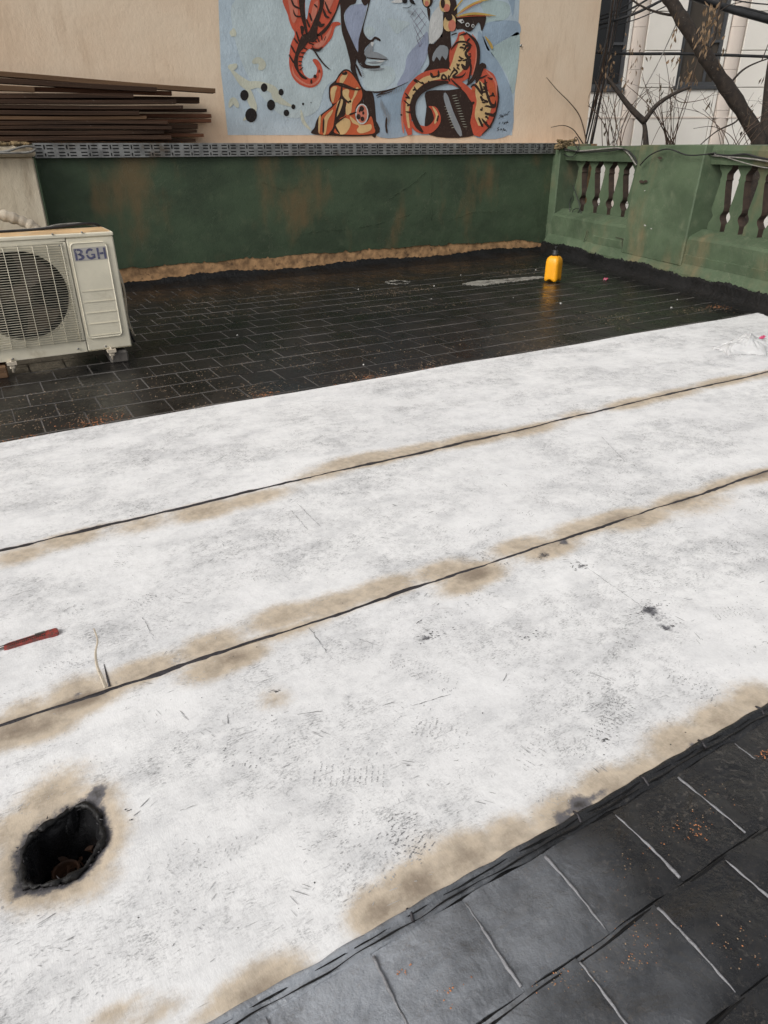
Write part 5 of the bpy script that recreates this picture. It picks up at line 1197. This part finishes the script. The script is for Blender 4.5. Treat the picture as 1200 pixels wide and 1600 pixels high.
wire('cable', [on_par(*p, .2) for p in ((895, 290), (903, 312), (906, 326), (900, 336), (893, 338), (896, 328), (904, 326), (908, 334), (900, 341), (892, 338), (890, 320), (893, 308))], .006, 'cable', 'coiled wire hanging down in front of the first baluster opening', grp=G)
mz = MB()
for i in range(70):
    q = on_axis(rng.uniform(870, 900), rng.uniform(219, 232), 1, 8.30); s = rng.uniform(.012, .035); mz.box(q[0]-s, q[0]+s, q[1]-s, q[1]+s, q[2]-s*.5, q[2]+s*.5, 0, s*.3)
o = mz.build('moss_tuft', MT['moss']); tag(o, 'brown moss clump at the tray end above the wall corner', 'moss')
wire('cable', [(-.3, 8.1, 1.40), (.2, 8.09, 1.39), (.42, 8.09, 1.375), (.55, 8.09, 1.38), (.72, 8.09, 1.42), (.80, 8.10, 1.405), (.74, 8.09, 1.37), (.5, 8.085, 1.365), (.0, 8.085, 1.375)], .011, 'cable_grey', 'pale cable looped over the pilaster cap')
# dead stems against the beige wall
def wall_pt(px, py, off=.06): q = on_axis(px, py, 1, YB-off); return tuple(q)
wire('dead_stem', [wall_pt(*p) for p in ((854, 121), (870, 140), (890, 160), (905, 180), (913, 205), (916, 222))], [.004]*3+[.007]*28, 'twig', 'long thin dead stem leaning on the beige wall', 5, 'stem') if False else None
def stem(pts, r0, r1, mat, lab):
    P_ = smooth_path(pts, 6); o = MB().tube(P_, list(np.linspace(r0, r1, len(P_))), 6).build('dead_stem', MT[mat]); return tag(o, lab, 'stem')
stem([wall_pt(*p) for p in ((854, 121), (870, 140), (890, 160), (905, 180), (913, 205), (916, 224))], .004, .010, 'twig', 'long thin dead stem leaning on the beige wall')
stem([wall_pt(*p, .05) for p in ((861, 199), (880, 196), (895, 202), (905, 215), (912, 226))], .004, .009, 'bark', 'short curved dead stem arching at the beige wall corner')

# ================================================================== BEYOND THE PARAPET
FW = np.array([sn(YAW), cs(YAW), 0]); RT = np.array([cs(YAW), -sn(YAW), 0])
def fpt(u, z, D): p = FW*D+RT*u; return (p[0], p[1], z)
def fpx(px, py, D): return tuple(on_plane(px, py, FW*D, FW))
bd = thing('stone_building', 'pale cream stone building across the street with tall grey-framed windows', 'building')
D0 = 18.0
m = MB(); c = [fpt(-2, 0, D0+.12), fpt(22, 0, D0+.12), fpt(22, 0, D0+9), fpt(-2, 0, D0+9)]
m.add([(p[0], p[1], -4.2) for p in c]+[(p[0], p[1], 14) for p in c], [(0, 1, 5, 4), (1, 2, 6, 5), (2, 3, 7, 6), (3, 0, 4, 7), (4, 5, 6, 7)])
m.build('wall_core', MT['facade'], bd)
wins = [(4.25, 5.33, 2.56, 5.2, 'pane_dark'), (6.52, 7.42, 2.60, 5.2, 'pane'), (9.2, 10.1, 2.60, 5.2, 'pane')]
def panel(u0, u1, z0, z1, dd=0.0, mat='facade'):
    m = MB(); e = .006
    m.box(u0+e, u1-e, 0, .10, z0+e, z1-e, 0, .008, lambda p: fpt(p[0], p[2], D0+dd+p[1])); return m
zrows = [-1.0, .2, 1.1, 1.985, 2.56, 3.25, 3.95, 4.6, 5.2]
cols = [3.3, 4.25, 5.33, 5.40, 5.72, 6.52, 7.42, 7.50, 7.85, 8.6, 9.2, 10.1, 10.18, 10.5, 11.4]
for zi in range(len(zrows)-1):
    for ci in range(len(cols)-1):
        u0, u1, z0, z1 = cols[ci], cols[ci+1], zrows[zi], zrows[zi+1]
        if any(u0 >= w[0]-.01 and u1 <= w[1]+.01 and z0 >= w[2]-.05 for w in wins): continue
        if (ci in (3, 7, 12)) : continue
        panel(u0, u1, z0, z1).build('stone_panel', MT['facade'], bd)
for u in (5.56, 7.68, 10.34):                    # half round pilasters built of drums
    z = -1.0; kx = 0
    while z < 5.2:
        m = MB(); m.loft([[fpt(u+.16*cs(t), zz, D0+.05-.06*sn(t)) for t in np.linspace(0, math.pi, 16)]+[fpt(u-.16, zz, D0+.12), fpt(u+.16, zz, D0+.12)] for zz in (z+.003, z+.777)], 0, False)
        m.build('column_drum', MT['facade_pink'], bd); z += .78; kx += 1
for (u0, u1, z0, z1, pm) in wins:
    m = MB()
    for a_, b_, c_, d_ in ((u0, u0+.07, z0, z1), (u1-.07, u1, z0, z1), (u0+.07, u1-.07, z0, z0+.07), ((u0+u1)/2-.025+.18, (u0+u1)/2+.025+.18, z0+.07, z1), ((u0+u1)/2+.205, u1-.07, z0+.80, z0+.85)):
        m.box(a_, b_, .05, .105, c_, d_, 0, 0, lambda p: fpt(p[0], p[2], D0+p[1]))
    w = m.build('window', MT['frame'], bd)
    m = MB(); m.box(u0+.06, u1-.06, .108, .112, z0+.06, z1, 0, 0, lambda p: fpt(p[0], p[2], D0+p[1])); m.build('pane', MT[pm], w)
    m = MB(); m.box(u0-.05, u1+.05, -.05, .095, z0-.075, z0-.008, 0, .006, lambda p: fpt(p[0], p[2], D0+p[1])); m.build('sill', MT['frame'], w)
m = MB(); m.box(3.3, 11.4, -.012, .06, 1.965, 1.995, 0, 0, lambda p: fpt(p[0], p[2], D0+p[1])); m.build('string_course', MT['facade_pink'], bd)
place(bd, fpt(7, -4.2, D0))

# leaning street tree
DT = 10.5
tree = thing('street_tree', 'dark leaning bare street tree trunk behind the parapet at right', 'tree')
base = fpx(1195, 232, DT)
tp = [fpx(x, y, DT) for x, y in ((1192, 225), (1150, 158), (1110, 100), (1072, 40), (1045, -4), (1020, -50), (985, -130))]
tp = smooth_path(tp, 5); rr = [float(v) for v in np.linspace(.098, .064, len(tp))]; rr = [r*(1+.07*sn(i*1.3)+.05*sn(i*2.9)) for i, r in enumerate(rr)]
MB().tube([(base[0]+.05, base[1], -4.2), (base[0]+.02, base[1], -1), (base[0], base[1], base[2]-.25)]+tp[1:], [.16, .13, .115]+rr[1:], 12).build('trunk', MT['bark'], tree)
t2 = smooth_path([fpx(x, y, DT) for x, y in ((1194, 228), (1200, 175), (1206, 110), (1225, 0))], 5)
MB().tube(t2, list(np.linspace(.09, .055, len(t2))), 10).build('limb', MT['bark'], tree)
MB().tube([fpx(x, y, DT) for x, y in ((1030, -20), (1060, -80), (1100, -160))], [.08, .06, .04], 8).build('limb', MT['bark'], tree)
for ln, r in ((((1100, 88), (1115, 60), (1122, 20), (1135, -30)), .022), (((1060, 25), (1030, 20), (1000, 8), (960, -20)), .018), (((1135, 138), (1160, 110), (1190, 95), (1225, 85)), .016), (((1160, 172), (1150, 190), (1120, 205), (1090, 230)), .014), (((1122, 20), (1140, 8), (1165, 2)), .009), (((1000, 8), (985, 25), (978, 45)), .008), (((1190, 95), (1200, 70), (1210, 40)), .008)):
    P_ = smooth_path([fpx(x, y, DT+.05) for x, y in ln], 5); MB().tube(P_, list(np.linspace(r, r*.4, len(P_))), 6).build('branch', MT['bark'], tree)
place(tree, (base[0], base[1], -4.2))

def leaf(m, p, L, w, mi=0):
    d = np.array([rng.normal(0, .35), rng.normal(0, .35), -1]); d /= np.linalg.norm(d); s = np.cross(d, rng.normal(size=3)); s /= np.linalg.norm(s)
    p = np.array(p); mid = p+d*L*.5+np.cross(d, s)*w*.3
    m.add([p, mid+s*w/2, p+d*L, mid-s*w/2], [(0, 1, 3), (1, 2, 3)], mi)
def shrub(name, lab, cat, stems, D, leaves, r0, base_z=-4.2):
    root = thing(name, lab, cat)
    for ln, r in stems:
        P_ = smooth_path([fpx(x, y, D+dd) for x, y, dd in [(a[0], a[1], a[2] if len(a) > 2 else 0) for a in ln]], 5)
        MB().tube(P_, list(np.linspace(r, r*.45, len(P_))), 5).build('branch', MT['twig'] if r < .012 else MT['bark'], root)
    m = MB()
    for (px, py, sx, sy, n, mi) in leaves:
        for i in range(int(n*.42)):
            leaf(m, fpx(px+rng.normal(0, sx), py+rng.normal(0, sy), D+rng.normal(0, .1)), rng.uniform(.05, .11), rng.uniform(.016, .034), mi)
    if m.v: stuff(m.build('dry_leaves', [MT['leaf_dry'], MT['leaf_dark']], root, False))
    b = fpx(stems[0][0][0][0], stems[0][0][0][1], D); 
    MB().tube([(b[0], b[1], base_z), (b[0]+.01, b[1], b[2]-1), b], [stems[0][1]*1.8, stems[0][1]*1.4, stems[0][1]], 7).build('trunk', MT['bark'], root)
    place(root, (b[0], b[1], base_z)); return root
D1 = 9.6
shrub('bare_sapling', 'forked bare sapling with Y shaped dark limbs behind the balusters', 'tree',
      [([(1009, 230), (1008, 205), (1006, 188)], .040), ([(1007, 190), (985, 168), (965, 142), (948, 120)], .042), ([(1006, 190), (1025, 165), (1050, 148), (1078, 136)], .034),
       ([(1000, 185), (1005, 200), (1002, 228)], .012), ([(1030, 162), (1031, 140), (1030, 115)], .006), ([(1050, 148), (1065, 160), (1100, 155), (1115, 145)], .006), ([(985, 168), (978, 185), (960, 230)], .007), ([(965, 142), (960, 180), (972, 228)], .006), ([(1045, 150), (1050, 172), (1030, 200), (1015, 232)], .006)],
      D1, [(1035, 140, 7, 6, 12, 1), (1012, 165, 4, 8, 14, 1), (1050, 165, 8, 6, 8, 1), (1110, 155, 5, 5, 10, 1), (945, 195, 5, 7, 12, 1)], .03)
def fan_stems(cx, cy, n, spread, h, r):
    out = []
    for i in range(n):
        a = rng.uniform(-spread, spread); L = h*rng.uniform(.5, 1.05); k = rng.normal(0, .12)
        x0 = cx+rng.normal(0, 8)
        ln = [(x0, cy, 0), (x0+L*.35*sn(a), cy-L*.35*cs(a), rng.normal(0, .1)), (x0+L*.7*sn(a+k), cy-L*.7*cs(a+k), rng.normal(0, .15)), (x0+L*sn(a+2*k), cy-L*cs(a+2*k), rng.normal(0, .2))]
        out.append((ln, r*rng.uniform(.6, 1.3)))
        if rng.random() < .7:
            b = ln[2]; out.append(([b, (b[0]+rng.normal(0, 12), b[1]-rng.uniform(8, 22), b[2]), (b[0]+rng.normal(0, 22), b[1]-rng.uniform(22, 40), b[2])], r*.5))
    return out
shrub('dry_bush', 'dry bush with tall thin shoots beside the beige wall edge', 'shrub', fan_stems(955, 236, 13, .30, 150, .007), 12.0,
      [(950, 95, 6, 18, 40, 0), (955, 120, 7, 12, 30, 0), (992, 75, 8, 10, 40, 0), (993, 105, 4, 14, 22, 0), (940, 70, 3, 6, 14, 0), (975, 125, 5, 12, 20, 0), (1010, 85, 4, 3, 5, 1)], .01)
shrub('dry_bush', 'dry bush of slender twigs behind the pier left of the leaning trunk', 'shrub', fan_stems(1050, 236, 15, .5, 150, .006), 10.0,
      [(1110, 40, 10, 18, 90, 0), (1115, 20, 9, 10, 50, 0), (1058, 60, 4, 22, 40, 0), (1080, 110, 6, 14, 36, 0), (1075, 125, 12, 6, 26, 0), (1055, 90, 4, 8, 14, 0), (1118, 95, 6, 5, 10, 0), (1100, 60, 7, 10, 34, 0)], .01)
shrub('dry_bush', 'dry bush of sparse upright twigs in front of the leaning trunk foot', 'shrub', fan_stems(1150, 240, 11, .75, 115, .005), 9.7, [(1175, 175, 6, 8, 10, 1), (1195, 120, 3, 6, 6, 1), (1165, 195, 10, 6, 8, 1)], .008)

# overhead cables
def cab(pxs, D, r, lab, mat='cable', grp='street cables beyond the parapet', sagn=6):
    P_ = smooth_path([fpx(p[0], p[1], D+(p[2] if len(p) > 2 else 0)) for p in pxs], sagn)
    o = MB().tube(P_, r, 6).build('street_cable', MT[mat]); return tag(o, lab, 'cable', grp)
cab([(920, 82), (990, 84), (1060, 84), (1130, 86), (1240, 90)], 12.6, .022, 'single black cable crossing level before both windows')
cab([(1075, -8, -.3), (1120, 8), (1160, 20), (1240, 42)], 11.2, .045, 'thick black cable bundle sloping down at the top right corner')
cab([(1080, -6, .2), (1130, 8), (1165, 14), (1240, 34)], 11.4, .022, 'thinner black cable just above the thick bundle at top right')
cab([(1120, -6), (1170, 4), (1240, 10)], 11.3, .008, 'thin wire at the very top right corner')
for i, (a_, b_, r, lab) in enumerate((((930, 40), (1050, -8), .030, 'thickest of the black cables rising from the pole bundle to the trunk'), ((930, 33), (1030, -12), .022, 'upper black cable of the group rising right from the pole bundle'), ((930, 28), (1010, -14), .018, 'topmost black cable rising right from the pole bundle'), ((935, 46), (1060, 0), .012, 'lowest thin black cable rising right from the pole bundle'))):
    cab([a_, ((a_[0]+b_[0])/2, (a_[1]+b_[1])/2+6), b_], 12.2+i*.15, r*.7, lab)
cab([(1058, 35), (1025, 105), (985, 175), (950, 232)], 10.8, .007, 'fine slanting wire between trunk and bush', 'cable_grey')
cab([(1062, 120), (1053, 170), (1052, 235)], 10.6, .006, 'fine upright wire below the right window', 'cable_grey')
vb = thing('cable_bundle', 'upright bundle of black cables running up beside the beige wall edge', 'cable bundle')
for i in range(9):
    d = i*1.9-8+rng.normal(0, 1.0); P_ = smooth_path([fpx(x, y, 12.0+.05*i) for x, y in ((916+d*.9+rng.normal(0, 2), 240), (928+d*.8, 185), (942+d*.7+rng.normal(0, 1), 120), (954+d*.8, 60), (964+d, 0), (975+d, -60))], 6)
    MB().tube(P_, rng.uniform(.006, .015), 6).build('cable_strand', MT['cable'] if i % 3 == 0 else MT['twig'], vb)
place(vb, fpx(930, 232, 12.2))
